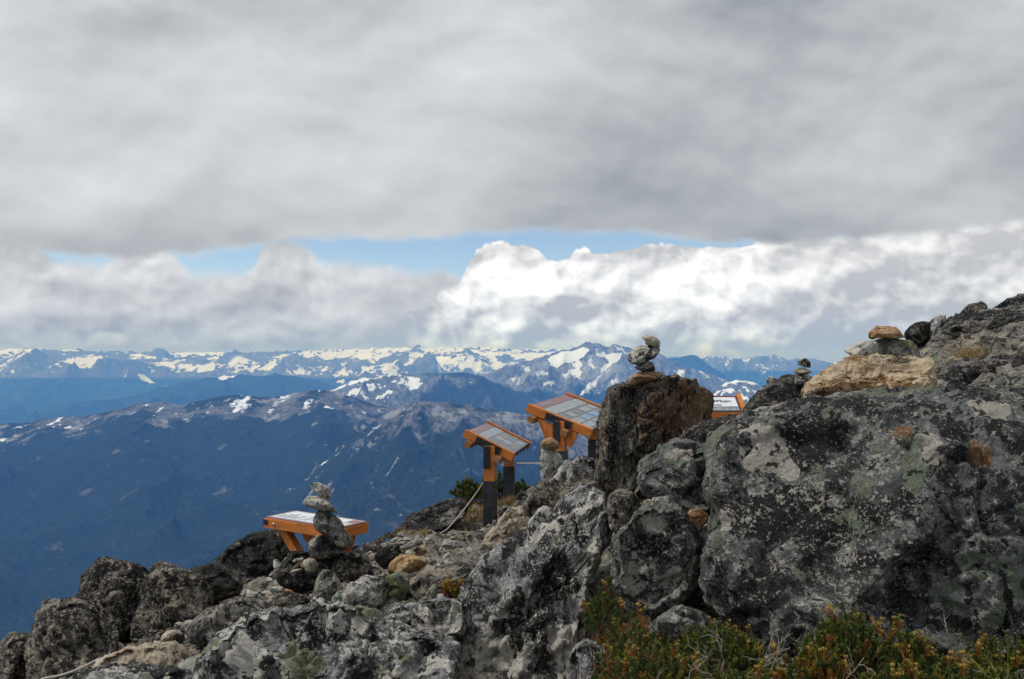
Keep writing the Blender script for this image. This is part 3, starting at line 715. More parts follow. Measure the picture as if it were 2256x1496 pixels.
# ------------------------------------------------------------------ ground (one sheet)
CTRL = [  # px, py, distance : points the ground passes through
    (-500, 1600, 4.6), (0, 1560, 4.4), (150, 1480, 4.6), (300, 1430, 4.7), (60, 1500, 5.2), (330, 1350, 5.8), (460, 1318, 6.2), (540, 1330, 6.5),
    (420, 1440, 4.2), (560, 1350, 4.8), (620, 1315, 5.2), (560, 1345, 5.9), (640, 1232, 6.4), (760, 1235, 6.1), (800, 1215, 6.8), (860, 1200, 7.4), (760, 1300, 4.9),
    (900, 1190, 7.6), (980, 1195, 7.2), (1060, 1200, 7.3), (1000, 1130, 9.0), (1080, 1166, 8.5), (1130, 1120, 9.7), (1160, 1085, 10.0), (1040, 1240, 6.0), (960, 1260, 5.4),
    (1000, 1340, 4.2), (850, 1330, 4.3), (700, 1500, 3.0), (500, 1520, 3.2), (300, 1560, 3.4), (900, 1500, 2.8), (1000, 1720, 2.4), (1150, 1760, 2.3), (1290, 1640, 2.4), (1240, 1560, 3.0), (1300, 1280, 3.9),
    (1400, 1500, 2.15), (1700, 1500, 2.1), (2000, 1510, 2.05), (2250, 1510, 2.0), (2600, 1510, 2.0), (1500, 1430, 2.45), (1800, 1420, 2.45), (2150, 1420, 2.4),
    (1400, 1090, 4.9), (1550, 1010, 4.7), (1240, 1130, 6.5), (1220, 1075, 7.6), (1330, 1010, 8.0), (1480, 975, 6.0), (1600, 975, 5.6), (1610, 1010, 6.6), (1690, 892, 5.8), (1700, 960, 4.4),
    (1600, 985, 7.5), (1620, 1010, 10.5), (1500, 1030, 8.0), (1900, 920, 4.0), (2000, 930, 3.4), (2256, 900, 3.2), (2600, 860, 3.2), (2100, 830, 4.5), (2256, 790, 4.6), (2080, 770, 5.6), (2010, 752, 6.4), (2150, 720, 7.0), (2256, 672, 7.4),
    (2500, 560, 8.0), (2100, 705, 7.6), (1830, 845, 6.2), (1750, 850, 6.4),
]
DROP = [  # x, y, z : the far side falls away
    (-4.2, 7.0, -3.4), (-2.8, 8.6, -3.6), (-1.4, 10.6, -3.4), (0.0, 12.6, -3.6), (1.2, 12.5, -3.0), (3.0, 12.5, -2.2), (5.5, 12.0, -0.6), (2.2, 9.5, -1.4), (3.8, 9.5, -0.6),
    (-6.0, 5.5, -4.0), (-6.0, 14.0, -8.5), (0.0, 16.0, -7.5), (6.0, 16.0, -4.0), (-5.0, 2.0, -2.6), (-2.0, 0.5, -1.3), (1.0, 0.3, -1.15), (4.0, 0.5, -0.6), (-3.0, 3.0, -1.85), (9.0, 8.0, 1.9), (8.0, 3.0, 1.3)]
cpt = np.array([P(*c) for c in CTRL] + [np.array(d) for d in DROP], float)
def tps_fit(xy, z, lam=0.02):
    n = len(xy); d = np.linalg.norm(xy[:, None] - xy[None], axis=2); K = np.where(d > 0, d ** 2 * np.log(d + 1e-12), 0) + lam * np.eye(n)
    Pm = np.hstack([np.ones((n, 1)), xy]); A = np.block([[K, Pm], [Pm.T, np.zeros((3, 3))]])
    return np.linalg.solve(A, np.concatenate([z, np.zeros(3)]))
TW = tps_fit(cpt[:, :2], cpt[:, 2])
def ground0(X, Y):
    s = np.shape(X); x = np.ravel(X).astype(float); y = np.ravel(Y).astype(float); r = np.zeros(len(x))
    for i0 in range(0, len(x), 60000):
        a = np.stack([x[i0:i0 + 60000], y[i0:i0 + 60000]], 1)
        d2 = ((a[:, None, :] - cpt[None, :, :2]) ** 2).sum(2)
        K = np.where(d2 > 0, 0.5 * d2 * np.log(d2 + 1e-12), 0)
        r[i0:i0 + 60000] = K @ TW[:len(cpt)] + TW[-3] + a @ TW[-2:]
    return r.reshape(s)
def ground_z(X, Y):
    X = np.asarray(X, float); Y = np.asarray(Y, float)
    z = ground0(X, Y)
    sm = np.clip((Y - 1.5) / 2, 0.25, 1)
    z = z + fbm2(X, Y, 1 / 1.1, 4, 0.5, seed=3) * 0.05 * sm
    # broken slabs: terraces tilted along the strike of the rock
    tt = (X * 0.55 + Y * 0.25) / 0.30 + fbm2(X, Y, 1 / 0.7, 4, 0.55, seed=8) * 1.1
    saw = tt - np.floor(tt); z = z + (saw ** 3 - 0.25) * 0.045 * sm
    z = z + (fbm2(X, Y, 1 / 0.33, 5, 0.6, ridged=True, seed=5) - 1.0) * 0.035 * sm
    z = z + fbm2(X, Y, 1 / 0.05, 3, 0.6, seed=6) * 0.006
    return z
gx = np.arange(-7.0, 7.0, 0.026); gy = np.concatenate([np.arange(0.3, 11.0, 0.026), np.arange(11.0, 15.0, 0.06)])
GX, GY = np.meshgrid(gx, gy)
GZ = ground_z(GX, GY)
# the hillside carries on below: two coarse rings are sewn around the fine patch
rocky = mesh_np('rocky_ground', np.stack([GX, GY, GZ], -1).reshape(-1, 3), grid_faces(len(gy), len(gx)), M['ground'])
tag(rocky, label='tan and grey broken rock ground of the summit ledge', kind='structure')
def hillside():
    a = np.linspace(0, 2 * np.pi, 181)[:-1]; rs_ = np.array([1.0, 1.25, 1.8, 3, 6, 14, 40, 120, 300])
    cx, cy = 0.0, 7.0
    V_ = []; bx, by = 6.9, 7.0
    for r in rs_:
        k = 1.0 / np.maximum(np.abs(np.cos(a)) / bx, np.abs(np.sin(a)) / (by - 0.35)) * r
        x = cx + np.cos(a) * k; y = cy + np.sin(a) * k
        xe = np.clip(x, -6.9, 6.9); ye = np.clip(y, 0.4, 13.9)
        dd = np.hypot(x - xe, y - ye)
        z = ground0(xe, ye) - 0.12 - dd * np.clip(0.55 + 0.20 * np.sin(a) - 0.25 * np.cos(a), 0.42, 1)
        z = z + (fbm2(x, y, 1 / 9., 4, seed=2) * np.minimum(dd * 0.1, 6))
        z = np.maximum(z, -2290)
        V_.append(np.stack([x, y, z], 1))
    V_ = np.concatenate(V_); f = []
    n = len(a)
    for i in range(len(rs_) - 1):
        for j in range(n):
            f.append((i * n + j, i * n + (j + 1) % n, (i + 1) * n + (j + 1) % n, (i + 1) * n + j))
    ob = mesh_np('hillside', V_, np.array(f), M['ground']); tag(ob, label='rocky hillside falling away from the summit ledge', kind='structure')
hillside()

# ------------------------------------------------------------------ boulders on the left edge of the ledge
rock('boulder', c5([(-60, 900), (-40, 820), (0, 790), (60, 703), (90, 688), (125, 692), (180, 703), (200, 735), (215, 800), (200, 940), (180, 1100), (-60, 1150)]), 4.9, 0.28, M['dark'],
     'small dark lichen boulder in the bottom left corner', 'boulder', sub=6, faults=8, chips=16, cuts=[(-0.75, 0.25, 0.6, 0.62), (0.45, 0.35, 0.8, 0.66), (0, 0.8, 0.55, 0.72)], n=3, lean=0.3)
rock('boulder', c5([(205, 690), (240, 610), (285, 560), (305, 525), (345, 503), (400, 512), (440, 508), (500, 500), (570, 520), (630, 560), (680, 640), (720, 720), (715, 790), (640, 900), (520, 1050), (180, 1100), (165, 960), (195, 800)]), 4.7, 0.32, M['dark'],
     'broad dark boulder with a pale green lichen spot at lower left', 'boulder', sub=6, faults=8, chips=16, cuts=[(-0.75, 0.25, 0.6, 0.62), (0.45, 0.35, 0.8, 0.66), (0, 0.8, 0.55, 0.72)], n=3.2, lean=0.4, planes=7)
rock('boulder', c5([(478, 510), (490, 430), (505, 350), (560, 300), (622, 243), (700, 243), (765, 246), (810, 262), (860, 295), (915, 352), (890, 420), (860, 500), (820, 600), (770, 720), (740, 780), (600, 800), (520, 700)]), 5.2, 0.30, M['dark'],
     'tall dark boulder with a flat broken top on the left skyline', 'boulder', sub=6, faults=8, chips=16, cuts=[(-0.75, 0.25, 0.6, 0.62), (0.45, 0.35, 0.8, 0.66), (0, 0.8, 0.55, 0.72)], n=3.0, lean=0.25, planes=8)
rock('boulder', c5([(925, 360), (950, 300), (972, 250), (990, 238), (1012, 262), (1040, 290), (1085, 272), (1120, 300), (1150, 322), (1200, 350), (1260, 395), (1298, 440), (1292, 520), (1275, 575), (1200, 640), (1080, 720), (900, 800), (780, 800), (790, 640), (850, 500), (890, 420)]), 5.1, 0.32, M['dark'],
     'dark boulder with a small pointed notch on top, beside the flat topped one', 'boulder', sub=6, faults=8, chips=16, cuts=[(-0.75, 0.25, 0.6, 0.62), (0.45, 0.35, 0.8, 0.66), (0, 0.8, 0.55, 0.72)], n=2.8, lean=0.35, planes=7)
rock('rock_slab', c5([(1150, 325), (1200, 290), (1260, 268), (1350, 243), (1420, 300), (1500, 400), (1480, 450), (1350, 480), (1240, 440)]), 5.7, 0.30, M['outcrop'],
     'low grey striped slab between the notched boulder and the black boulder', 'rock slab', sub=5, n=2.6, lean=0.8)
rock('boulder', c5([(1345, 250), (1370, 215), (1400, 190), (1480, 135), (1560, 85), (1640, 55), (1700, 42), (1760, 60), (1830, 130), (1860, 230), (1830, 330), (1720, 405), (1600, 425), (1500, 420), (1420, 380), (1370, 320)]), 6.75, 0.36, M['black'],
     'big black sloping boulder in front of the low flat sign', 'boulder', sub=6, n=2.6, lean=0.5, planes=8, strata=0.5)
rock('stone', c5([(1458, 150), (1462, 132), (1478, 126), (1495, 134), (1496, 150)]), 6.5, 0.02, M['tan'], 'tiny pale pebble on the slope of the black boulder', 'stone', sub=4)
rock('rock_slab', c5([(1160, 690), (1165, 655), (1230, 610), (1300, 568), (1380, 525), (1450, 488), (1530, 470), (1620, 480), (1690, 510), (1700, 540), (1640, 590), (1560, 650), (1500, 700), (1440, 730), (1330, 742), (1240, 738), (1190, 720)]), 4.3, 0.22, M['striped'],
     'flat wedge shaped slab with green lichen overhanging a dark gap', 'rock slab', sub=6, n=3.2, lean=0.6, planes=7, strata=0.4)
rock('stone', c5([(1515, 615), (1522, 590), (1540, 580), (1556, 592), (1560, 620), (1545, 640), (1520, 632)]), 4.15, 0.022, M['palegreen'], 'small pale green stone lying on the wedge shaped slab', 'stone', sub=4)
rock('rock', c5([(995, 760), (1005, 710), (1040, 672), (1100, 668), (1150, 700), (1160, 735), (1120, 760), (1050, 780)]), 4.3, 0.08, M['tan'], 'tan rounded rock below the notched boulder', 'rock', sub=5)
rock('rock', c5([(610, 900), (640, 850), (700, 830), (820, 800), (1000, 750), (1130, 780), (1180, 850), (1160, 960), (1100, 1060), (800, 1100), (600, 1080)]), 3.7, 0.26, M['tan'],
     'broad tan and orange rock with green lichen at the bottom left', 'rock', sub=6, n=3, lean=0.8, planes=6, strata=0.4)
rock('rock', c5([(1090, 960), (1120, 880), (1200, 830), (1300, 810), (1380, 850), (1370, 920), (1280, 1050), (1080, 1080)]), 3.4, 0.18, M['palegreen'],
     'pale green grey rock beside the white streaked boulder', 'rock', sub=6, n=3, lean=0.6)
rock('rock', c5([(420, 1040), (470, 960), (600, 930), (900, 900), (1200, 930), (1300, 960), (1300, 1100), (420, 1150)]), 3.2, 0.22, M['slab'], 'grey rock cut off by the bottom edge of the picture', 'rock', sub=6, lean=0.6)

# ------------------------------------------------------------------ centre
rock('boulder', [(455, 1500), (462, 1470), (480, 1440), (500, 1420), (535, 1395), (560, 1365), (610, 1345), (660, 1335), (720, 1325), (780, 1335), (840, 1350), (870, 1370), (900, 1388), (960, 1395), (1010, 1405), (1025, 1430), (1020, 1500), (1000, 1600), (700, 1640), (440, 1600)], 3.0, 0.36, M['whiteslab'],
     'large white streaked boulder with black lichen at the bottom centre', 'boulder', sub=7, n=4.0, lean=0.75, planes=4, pits=0.6, chips=12, amp=0.06, marks=[(545, 1440, 45, 55, 0), (600, 1370, 30, 18, 0), (800, 1372, 18, 26, 0), (700, 1390, 50, 26, 2), (900, 1440, 40, 26, 1), (680, 1460, 40, 22, 1)])
rock('rock', c6([(405, 700), (430, 660), (500, 650), (600, 662), (680, 645), (760, 620), (850, 590), (890, 630), (900, 700), (925, 800), (900, 850), (820, 862), (700, 850), (590, 840), (470, 825), (440, 770)]), 3.35, 0.20, M['slab'],
     'low grey rock with white crust between the white boulder and the tall slab', 'rock', sub=6, n=3, lean=0.5, planes=7, strata=0.3)
rock('rock_slab', [(1008, 1500), (1018, 1450), (1028, 1418), (1020, 1385), (1012, 1365), (1025, 1330), (1040, 1300), (1045, 1265), (1080, 1238), (1110, 1222), (1135, 1215), (1150, 1185), (1185, 1150), (1210, 1120), (1225, 1098), (1250, 1080), (1275, 1066), (1300, 1060), (1328, 1075), (1342, 1100), (1348, 1150), (1340, 1195), (1318, 1240), (1312, 1300), (1300, 1360), (1285, 1420), (1265, 1500), (1240, 1580), (1000, 1600)], 3.5, 0.30, M['slab'],
     'tall leaning slab mottled black and cream in the centre', 'rock slab', sub=7, n=4.5, lean=0.55, side=0.25, planes=3, pits=0.7, amp=0.045, chips=14, cuts=[(-0.5, 0.35, 0.8, 0.62), (0.25, -0.1, 0.96, 0.75)], marks=[(1090, 1270, 45, 45, 1), (1130, 1310, 30, 40, 1), (1150, 1390, 45, 60, 2), (1120, 1470, 40, 30, 0), (1240, 1430, 26, 60, 0), (1230, 1290, 40, 30, 2)])
rock('rock', [(1163, 1180), (1166, 1150), (1178, 1125), (1198, 1114), (1218, 1120), (1226, 1140), (1218, 1175), (1195, 1205), (1172, 1205)], 3.75, 0.09, M['slab'],
     'rounded knob of grey rock on the shoulder of the tall slab', 'rock', sub=5, lean=0.3)
rock('rock', c6([(20, 520), (60, 450), (120, 400), (180, 350), (240, 330), (310, 360), (330, 420), (350, 470), (300, 520), (250, 560), (150, 600), (60, 620)]), 4.6, 0.16, M['dark'],
     'dark craggy rock right of the left cairn', 'rock', sub=6, lean=0.4, planes=7, strata=0.5)
rock('rock', c6([(240, 500), (300, 470), (400, 480), (450, 520), (430, 600), (400, 660), (300, 660), (250, 620)]), 4.2, 0.14, M['cairn'], 'grey rock with pale green crust under the tan boulder', 'rock', sub=5, lean=0.3)
rock('rock', c6([(412, 600), (410, 520), (425, 470), (500, 455), (565, 462), (580, 520), (565, 600), (540, 650), (460, 665), (425, 640)]), 4.35, 0.12, M['greenstone'],
     'dark rock with a smooth green patch under the tan boulder', 'rock', sub=5, n=3)
rock('stone', c6([(438, 465), (440, 430), (455, 395), (490, 370), (540, 345), (600, 345), (650, 358), (680, 372), (676, 410), (640, 440), (600, 460), (520, 458)]), 4.6, 0.10, M['orange'],
     'rounded orange tan boulder in the middle of the ledge', 'stone', sub=5, planes=4)
rock('rock', c6([(560, 560), (580, 500), (660, 450), (740, 430), (820, 400), (900, 380), (980, 390), (980, 480), (900, 560), (800, 620), (700, 650), (600, 640)]), 4.4, 0.22, M['ground'],
     'pinkish grey rock face behind the flowering clump', 'rock', sub=6, lean=1.0, planes=6, strata=0.4)
rock('rock', c6([(670, 600), (690, 550), (730, 520), (750, 560), (740, 620), (690, 640)]), 4.05, 0.06, M['palegreen'], 'small pale green rock left of the flowering clump', 'rock', sub=5)
rock('rock', c6([(350, 370), (370, 320), (440, 285), (500, 280), (520, 330), (460, 400), (440, 440), (400, 430)]), 5.2, 0.10, M['black'], 'small black crusty rock behind the orange tan boulder', 'rock', sub=5)
rock('stone', c6([(500, 310), (535, 285), (600, 250), (625, 250), (622, 275), (590, 300), (545, 320)]), 5.15, 0.04, M['grey'], 'pale pointed splinter of stone leaning on a brown stone', 'stone', sub=4)
rock('stone', c6([(585, 320), (610, 298), (650, 295), (678, 312), (680, 330), (655, 352), (610, 350)]), 5.2, 0.05, M['orange'], 'brown stone beside the pale splinter', 'stone', sub=4)
rock('stone', c6([(538, 345), (550, 318), (580, 312), (605, 330), (612, 350)]), 5.0, 0.04, M['tan'], 'small tan cap stone just above the orange tan boulder', 'stone', sub=4)
rock('stone', c6([(762, 300), (768, 270), (790, 245), (860, 258), (892, 272), (890, 292), (820, 312)]), 5.8, 0.06, M['grey'], 'flat grey stone lying alone on the tan ground', 'stone', sub=5)
rock('stone', c6([(310, 425), (320, 405), (370, 412), (395, 430), (380, 438)]), 4.7, 0.03, M['grey'], 'small flat white stone near the craggy rock', 'stone', sub=4)
rock('boulder', c4([(1800, 808), (1812, 760), (1835, 735), (1900, 660), (1960, 600), (2010, 550), (2060, 545), (2090, 572), (2100, 600), (2142, 645), (2130, 700), (2100, 745), (2040, 790), (1960, 830), (1900, 835), (1840, 820)]), 6.3, 0.20, M['tan'],
     'cream and orange angular boulder at the foot of the small sign', 'boulder', sub=6, n=3.2, lean=0.3, planes=8, strata=0.6, sdir=(-0.6, 0.1, 0.8))
rock('stone', c4([(738, 1212), (748, 1180), (780, 1145), (835, 1122), (856, 1150), (852, 1190), (800, 1216)]), 3.95, 0.05, M['palegreen'], 'smooth pale green stone below the left cairn', 'stone', sub=5)
rock('rock', c4([(600, 1225), (612, 1170), (640, 1060), (680, 990), (730, 985), (780, 1030), (815, 1090), (820, 1150), (760, 1190), (730, 1250), (640, 1280)]), 4.1, 0.14, M['striped'],
     'upright striped rock under the left cairn', 'rock', sub=6, planes=6, lean=0.3)
rock('rock', c4([(820, 1160), (880, 1080), (960, 1060), (1050, 1120), (1100, 1220), (1040, 1280), (900, 1290), (830, 1250)]), 3.9, 0.16, M['cairn'], 'knobbly grey rock behind the white streaked boulder', 'rock', sub=6, lean=0.6)

# ------------------------------------------------------------------ left cairn and its footing
g = 'stones of the left cairn'
rock('boulder', c4([(365, 1060), (368, 1020), (400, 985), (405, 935), (440, 905), (455, 880), (530, 855), (580, 870), (640, 920), (700, 940), (780, 890), (830, 862), (900, 900), (960, 950), (1010, 1010), (1000, 1060), (900, 1080), (780, 1010), (700, 1000), (640, 1060), (600, 1120), (520, 1145), (440, 1120)]), 4.65, 0.20, M['black'],
     'black craggy boulder carrying the left cairn', 'boulder', sub=6, planes=6, lean=0.2)
rock('cairn_stone', c4([(578, 850), (580, 800), (600, 762), (648, 735), (720, 748), (780, 790), (815, 850), (790, 880), (700, 915), (620, 920), (590, 895)]), 4.55, 0.085, M['cairndark'], 'rounded dark bottom stone of the left cairn', 'stone', g, sub=5)
rock('cairn_stone', c4([(612, 660), (620, 610), (640, 570), (680, 552), (755, 590), (805, 635), (830, 690), (862, 730), (896, 780), (880, 815), (815, 852), (785, 820), (740, 755), (690, 735), (640, 700)]), 4.5, 0.08, M['cairndark'], 'long dark tilted stone, second from the bottom of the left cairn', 'stone', g, sub=5, n=3)
rock('cairn_stone', c4([(533, 512), (548, 485), (580, 458), (640, 455), (690, 480), (738, 520), (790, 560), (814, 588), (780, 594), (700, 568), (620, 552), (560, 532)]), 4.5, 0.075, M['cairn'], 'flat grey pointed stone, second from the top of the left cairn', 'stone', g, sub=5)
rock('cairn_stone', c4([(594, 382), (604, 364), (640, 357), (690, 376), (725, 405), (742, 440), (751, 485), (715, 488), (670, 470), (630, 432), (600, 405)]), 4.5, 0.05, M['cairn'], 'pale grey top stone of the left cairn', 'stone', g, sub=5)
rock('pebble', c4([(536, 950), (545, 915), (580, 900), (620, 905), (648, 940), (640, 985), (605, 1008), (560, 1000)]), 4.38, 0.04, M['tan'], 'round tan pebble wedged below the left cairn', 'pebble', sub=4, n=2.2, planes=0, amp=0.02, chips=0, facet=0)
rock('stone', c4([(440, 1005), (470, 985), (530, 972), (545, 985), (500, 1005), (450, 1015)]), 4.4, 0.03, M['tan'], 'thin flat tan sliver beside the round pebble', 'stone', sub=4)
rock('stone', c4([(462, 925), (480, 908), (530, 892), (552, 895), (540, 915), (480, 932)]), 4.45, 0.03, M['tan'], 'thin tan sliver on the black boulder, above the other sliver', 'stone', sub=4)
rock('stone', c4([(518, 960), (528, 930), (548, 915), (556, 940), (545, 975)]), 4.42, 0.02, M['orange'], 'small brown chip touching the round pebble', 'stone', sub=4)
rock('stone', c4([(300, 1130), (315, 1105), (360, 1100), (410, 1108), (400, 1130), (360, 1150), (320, 1150)]), 4.5, 0.03, M['grey'], 'pale broken stone on the gravel below the black boulder', 'stone', sub=4)
rock('stone', c4([(395, 1150), (410, 1115), (450, 1125), (480, 1140), (440, 1158)]), 4.5, 0.03, M['orange'], 'bright orange stone on the gravel below the black boulder', 'stone', sub=4)

# ------------------------------------------------------------------ back of the ledge
rock('rock', c4([(1150, 745), (1200, 690), (1280, 630), (1290, 600), (1360, 590), (1400, 570), (1500, 520), (1600, 480), (1680, 460), (1720, 500), (1700, 590), (1640, 640), (1560, 690), (1420, 720), (1300, 740), (1200, 765)]), 8.4, 0.40, M['outcrop'],
     'dark low outcrop on the skyline left of the small sign', 'rock', sub=6, lean=1.0, planes=6)
rock('rock', c3([(715, 965), (716, 880), (720, 800), (745, 790), (800, 800), (850, 850), (865, 900), (870, 1000), (840, 1080), (740, 1060)]), 6.4, 0.12, M['grey'],
     'upright grey rock pillar in front of the large sign post', 'rock', sub=5, n=3)
rock('stone', c3([(718, 795), (722, 752), (750, 732), (800, 730), (838, 765), (842, 800), (800, 812), (750, 800)]), 6.35, 0.07, M['orange'], 'brown layered stone sitting on the grey pillar', 'stone', sub=5, strata=0.8)
rock('rock', c3([(800, 1000), (850, 920), (900, 885), (980, 872), (1060, 880), (1120, 900), (1150, 960), (1120, 1060), (1000, 1080), (880, 1090), (820, 1060)]), 5.9, 0.22, M['slab'],
     'black and white streaked rock below the large sign', 'rock', sub=6, lean=0.3, planes=6)
rock('boulder', c3([(610, 1180), (630, 1120), (690, 1060), (740, 1010), (810, 1000), (860, 1040), (900, 1060), (900, 1180), (820, 1240), (720, 1260), (620, 1240)]), 5.4, 0.24, M['dark'],
     'dark rounded boulder right of the cream angular one', 'boulder', sub=6, planes=6, lean=0.3)
rock('rock', c3([(860, 1080), (940, 1040), (1040, 1010), (1130, 1030), (1180, 1080), (1190, 1180), (1100, 1240), (940, 1240), (870, 1180)]), 4.7, 0.25, M['ground'], 'gravelly brown ledge behind the tall slab', 'rock', sub=6, lean=1.0)
rock('boulder', c3([(1112, 1010), (1118, 940), (1125, 850), (1135, 740), (1142, 640), (1170, 560), (1185, 500), (1188, 430), (1240, 405), (1330, 392), (1420, 375), (1500, 355), (1560, 350), (1640, 347), (1742, 352), (1768, 395), (1810, 405), (1872, 430), (1868, 490), (1856, 560), (1850, 625), (1800, 680), (1700, 760), (1600, 830), (1500, 900), (1420, 990), (1300, 1080), (1200, 1110), (1130, 1080)]), 4.6, 0.34, M['brownblock'],
     'large dark brown rock block carrying the middle cairn', 'boulder', sub=7, n=4.5, lean=0.10, side=-0.35, planes=2, strata=0.45, sdir=(0.9, 0.1, 0.35), amp=0.04, smoothr=1, chips=0, faults=8, cuts=[(-0.62, 0.05, 0.78, 0.60), (0.42, -0.10, 0.9, 0.66), (0, 0.5, 0.85, 0.9)], marks=[(1500, 920, 70, 70, 3), (1540, 880, 50, 40, 3), (1360, 905, 25, 25, 1), (1440, 1010, 40, 30, 1)])
g = 'stones of the middle cairn'
rock('cairn_stone', c3([(1297, 384), (1302, 350), (1312, 325), (1350, 302), (1400, 290), (1470, 292), (1530, 298), (1534, 320), (1500, 345), (1440, 362), (1390, 378), (1340, 386)]), 4.38, 0.075, M['orange'], 'tan orange bottom stone of the middle cairn', 'stone', g, sub=5)
rock('cairn_stone', c3([(1338, 268), (1390, 248), (1440, 222), (1462, 235), (1482, 280), (1480, 295), (1430, 302), (1370, 288)]), 4.38, 0.06, M['cairndark'], 'dark grey wedge stone, second from the bottom of the middle cairn', 'stone', g, sub=5)
rock('cairn_stone', c3([(1298, 210), (1308, 175), (1340, 150), (1385, 122), (1420, 128), (1470, 132), (1512, 142), (1516, 172), (1470, 212), (1420, 240), (1370, 260), (1325, 248), (1305, 232)]), 4.38, 0.075, M['cairn'], 'rounded grey stone, second from the top of the middle cairn', 'stone', g, sub=5)
rock('cairn_stone', c3([(1383, 66), (1410, 62), (1450, 54), (1480, 62), (1500, 85), (1516, 112), (1512, 138), (1480, 140), (1440, 122), (1412, 118), (1408, 90), (1395, 82)]), 4.38, 0.05, M['tan'], 'cream top stone of the middle cairn with a beak like tip', 'stone', g, sub=5)
# crusty ledge right of the block
rock('rock', [(1480, 1000), (1490, 975), (1510, 950), (1540, 935), (1575, 924), (1610, 926), (1640, 928), (1690, 918), (1720, 940), (1680, 1010), (1600, 1060), (1500, 1060)], 4.3, 0.30, M['black'],
     'black crusty ledge just right of the brown block', 'rock', sub=6, lean=0.9, planes=5, amp=0.12)
rock('boulder', [(1600, 950), (1628, 922), (1648, 898), (1668, 874), (1695, 853), (1730, 838), (1775, 833), (1815, 838), (1860, 850), (1900, 900), (1880, 960), (1750, 985), (1640, 970)], 5.0, 0.35, M['outcrop'],
     'dark sloping outcrop carrying the small distant cairn', 'boulder', sub=6, lean=0.8, planes=5, strata=0.4)
# ------------------------------------------------------------------ main boulder and its neighbours
rock('boulder', c7([(590, 985), (610, 940), (625, 860), (645, 760), (655, 700), (690, 655), (640, 600), (625, 540), (640, 450), (640, 340), (660, 280), (720, 235), (800, 205), (900, 175), (1020, 145), (1150, 118), (1300, 100), (1450, 88), (1600, 78), (1800, 55), (2000, 35), (2230, 20), (3200, -60), (3300, 1650), (2300, 1680), (1900, 1640), (1600, 1640), (1300, 1640), (1100, 1600), (980, 1480), (890, 1360), (830, 1290), (810, 1230), (760, 1200), (700, 1170), (655, 1090), (630, 1030)]), 2.95, 0.62, M['boulder'],
     'huge grey lichen covered boulder filling the right foreground', 'boulder', sub=7, n=5.5, lean=0.36, planes=0, cuts=[(-0.6, 0.2, 0.8, 0.80), (0.15, 0.75, 0.65, 0.82), (0.6, -0.2, 0.8, 0.86)], pits=1.4, amp=0.024, side=-0.10, chips=3, faults=9, marks=[(1695, 985, 48, 55, 0), (1735, 1030, 26, 30, 0), (1655, 1010, 22, 22, 0), (2185, 900, 62, 26, 0), (2040, 985, 32, 32, 0), (2012, 1040, 24, 44, 1), (1800, 1040, 18, 26, 1), (1770, 970, 60, 50, 2), (1760, 1130, 150, 50, 2), (1900, 1240, 40, 20, 2), (1600, 1145, 16, 26, 0), (2135, 1240, 40, 34, 1), (2220, 1310, 16, 18, 1), (2160, 1000, 26, 22, 3), (1990, 950, 20, 14, 3)])
rock('rock', c7([(250, 430), (262, 400), (310, 365), (355, 320), (410, 298), (460, 290), (520, 290), (570, 300), (640, 330), (670, 420), (650, 540), (620, 640), (540, 660), (460, 640), (380, 600), (300, 560), (255, 500)]), 3.15, 0.26, M['boulder'],
     'grey lichen rock leaning against the upper left of the huge boulder', 'rock', sub=6, n=5, lean=0.5, planes=6, chips=34, pits=0.6, marks=[(1490, 1010, 30, 22, 0), (1555, 990, 22, 26, 1)])
rock('boulder', c7([(125, 940), (135, 870), (155, 800), (185, 740), (230, 680), (262, 630), (320, 600), (400, 598), (470, 620), (525, 680), (575, 760), (588, 860), (570, 960), (540, 1040), (490, 1090), (400, 1140), (340, 1165), (260, 1165), (190, 1130), (150, 1050)]), 2.85, 0.26, M['boulder'],
     'rounded pale and grey lichen boulder left of the huge boulder', 'boulder', sub=6, n=5, lean=0.25, planes=7, chips=34, pits=0.6, marks=[(1400, 1275, 35, 38, 0), (1440, 1150, 30, 22, 0), (1500, 1240, 26, 40, 0), (1430, 1200, 40, 26, 2)])
rock('rock', c7([(100, 560), (130, 530), (200, 530), (250, 560), (260, 640), (210, 700), (150, 780), (110, 720), (95, 640)]), 3.45, 0.14, M['dark'], 'small dark rock in the cleft beside the tall slab', 'rock', sub=6, lean=0.4, chips=36, planes=7)
rock('rock', c7([(470, 1000), (520, 900), (600, 900), (660, 960), (700, 1100), (720, 1220), (640, 1260), (500, 1230), (420, 1180), (440, 1080)]), 3.0, 0.16, M['boulder'], 'shadowed grey rock in the gap below the brown wedge', 'rock', sub=6, lean=0.3)
rock('rock', c7([(595, 530), (610, 508), (640, 490), (665, 480), (692, 500), (680, 545), (650, 575), (620, 575)]), 2.72, 0.05, M['grey'], 'small white knob of rock at the left edge of the huge boulder', 'rock', sub=5)
rock('stone', c7([(497, 650), (510, 630), (560, 622), (600, 650), (614, 690), (580, 712), (540, 732), (515, 690)]), 2.72, 0.035, M['orange'], 'reddish brown wedge stone jammed in the cleft', 'stone', sub=5, n=3)
rock('stone', c7([(543, 735), (575, 715), (612, 698), (618, 740), (612, 800), (600, 872), (575, 850), (552, 790)]), 2.75, 0.03, M['cairn'], 'grey green splinter hanging under the brown wedge stone', 'stone', sub=5)
rock('rock', c7([(330, 1200), (390, 1140), (470, 1120), (560, 1150), (620, 1180), (640, 1260), (600, 1340), (500, 1380), (400, 1360), (330, 1290)]), 2.5, 0.14, M['boulder'], 'greenish crusted rock half hidden behind the heather', 'rock', sub=6)
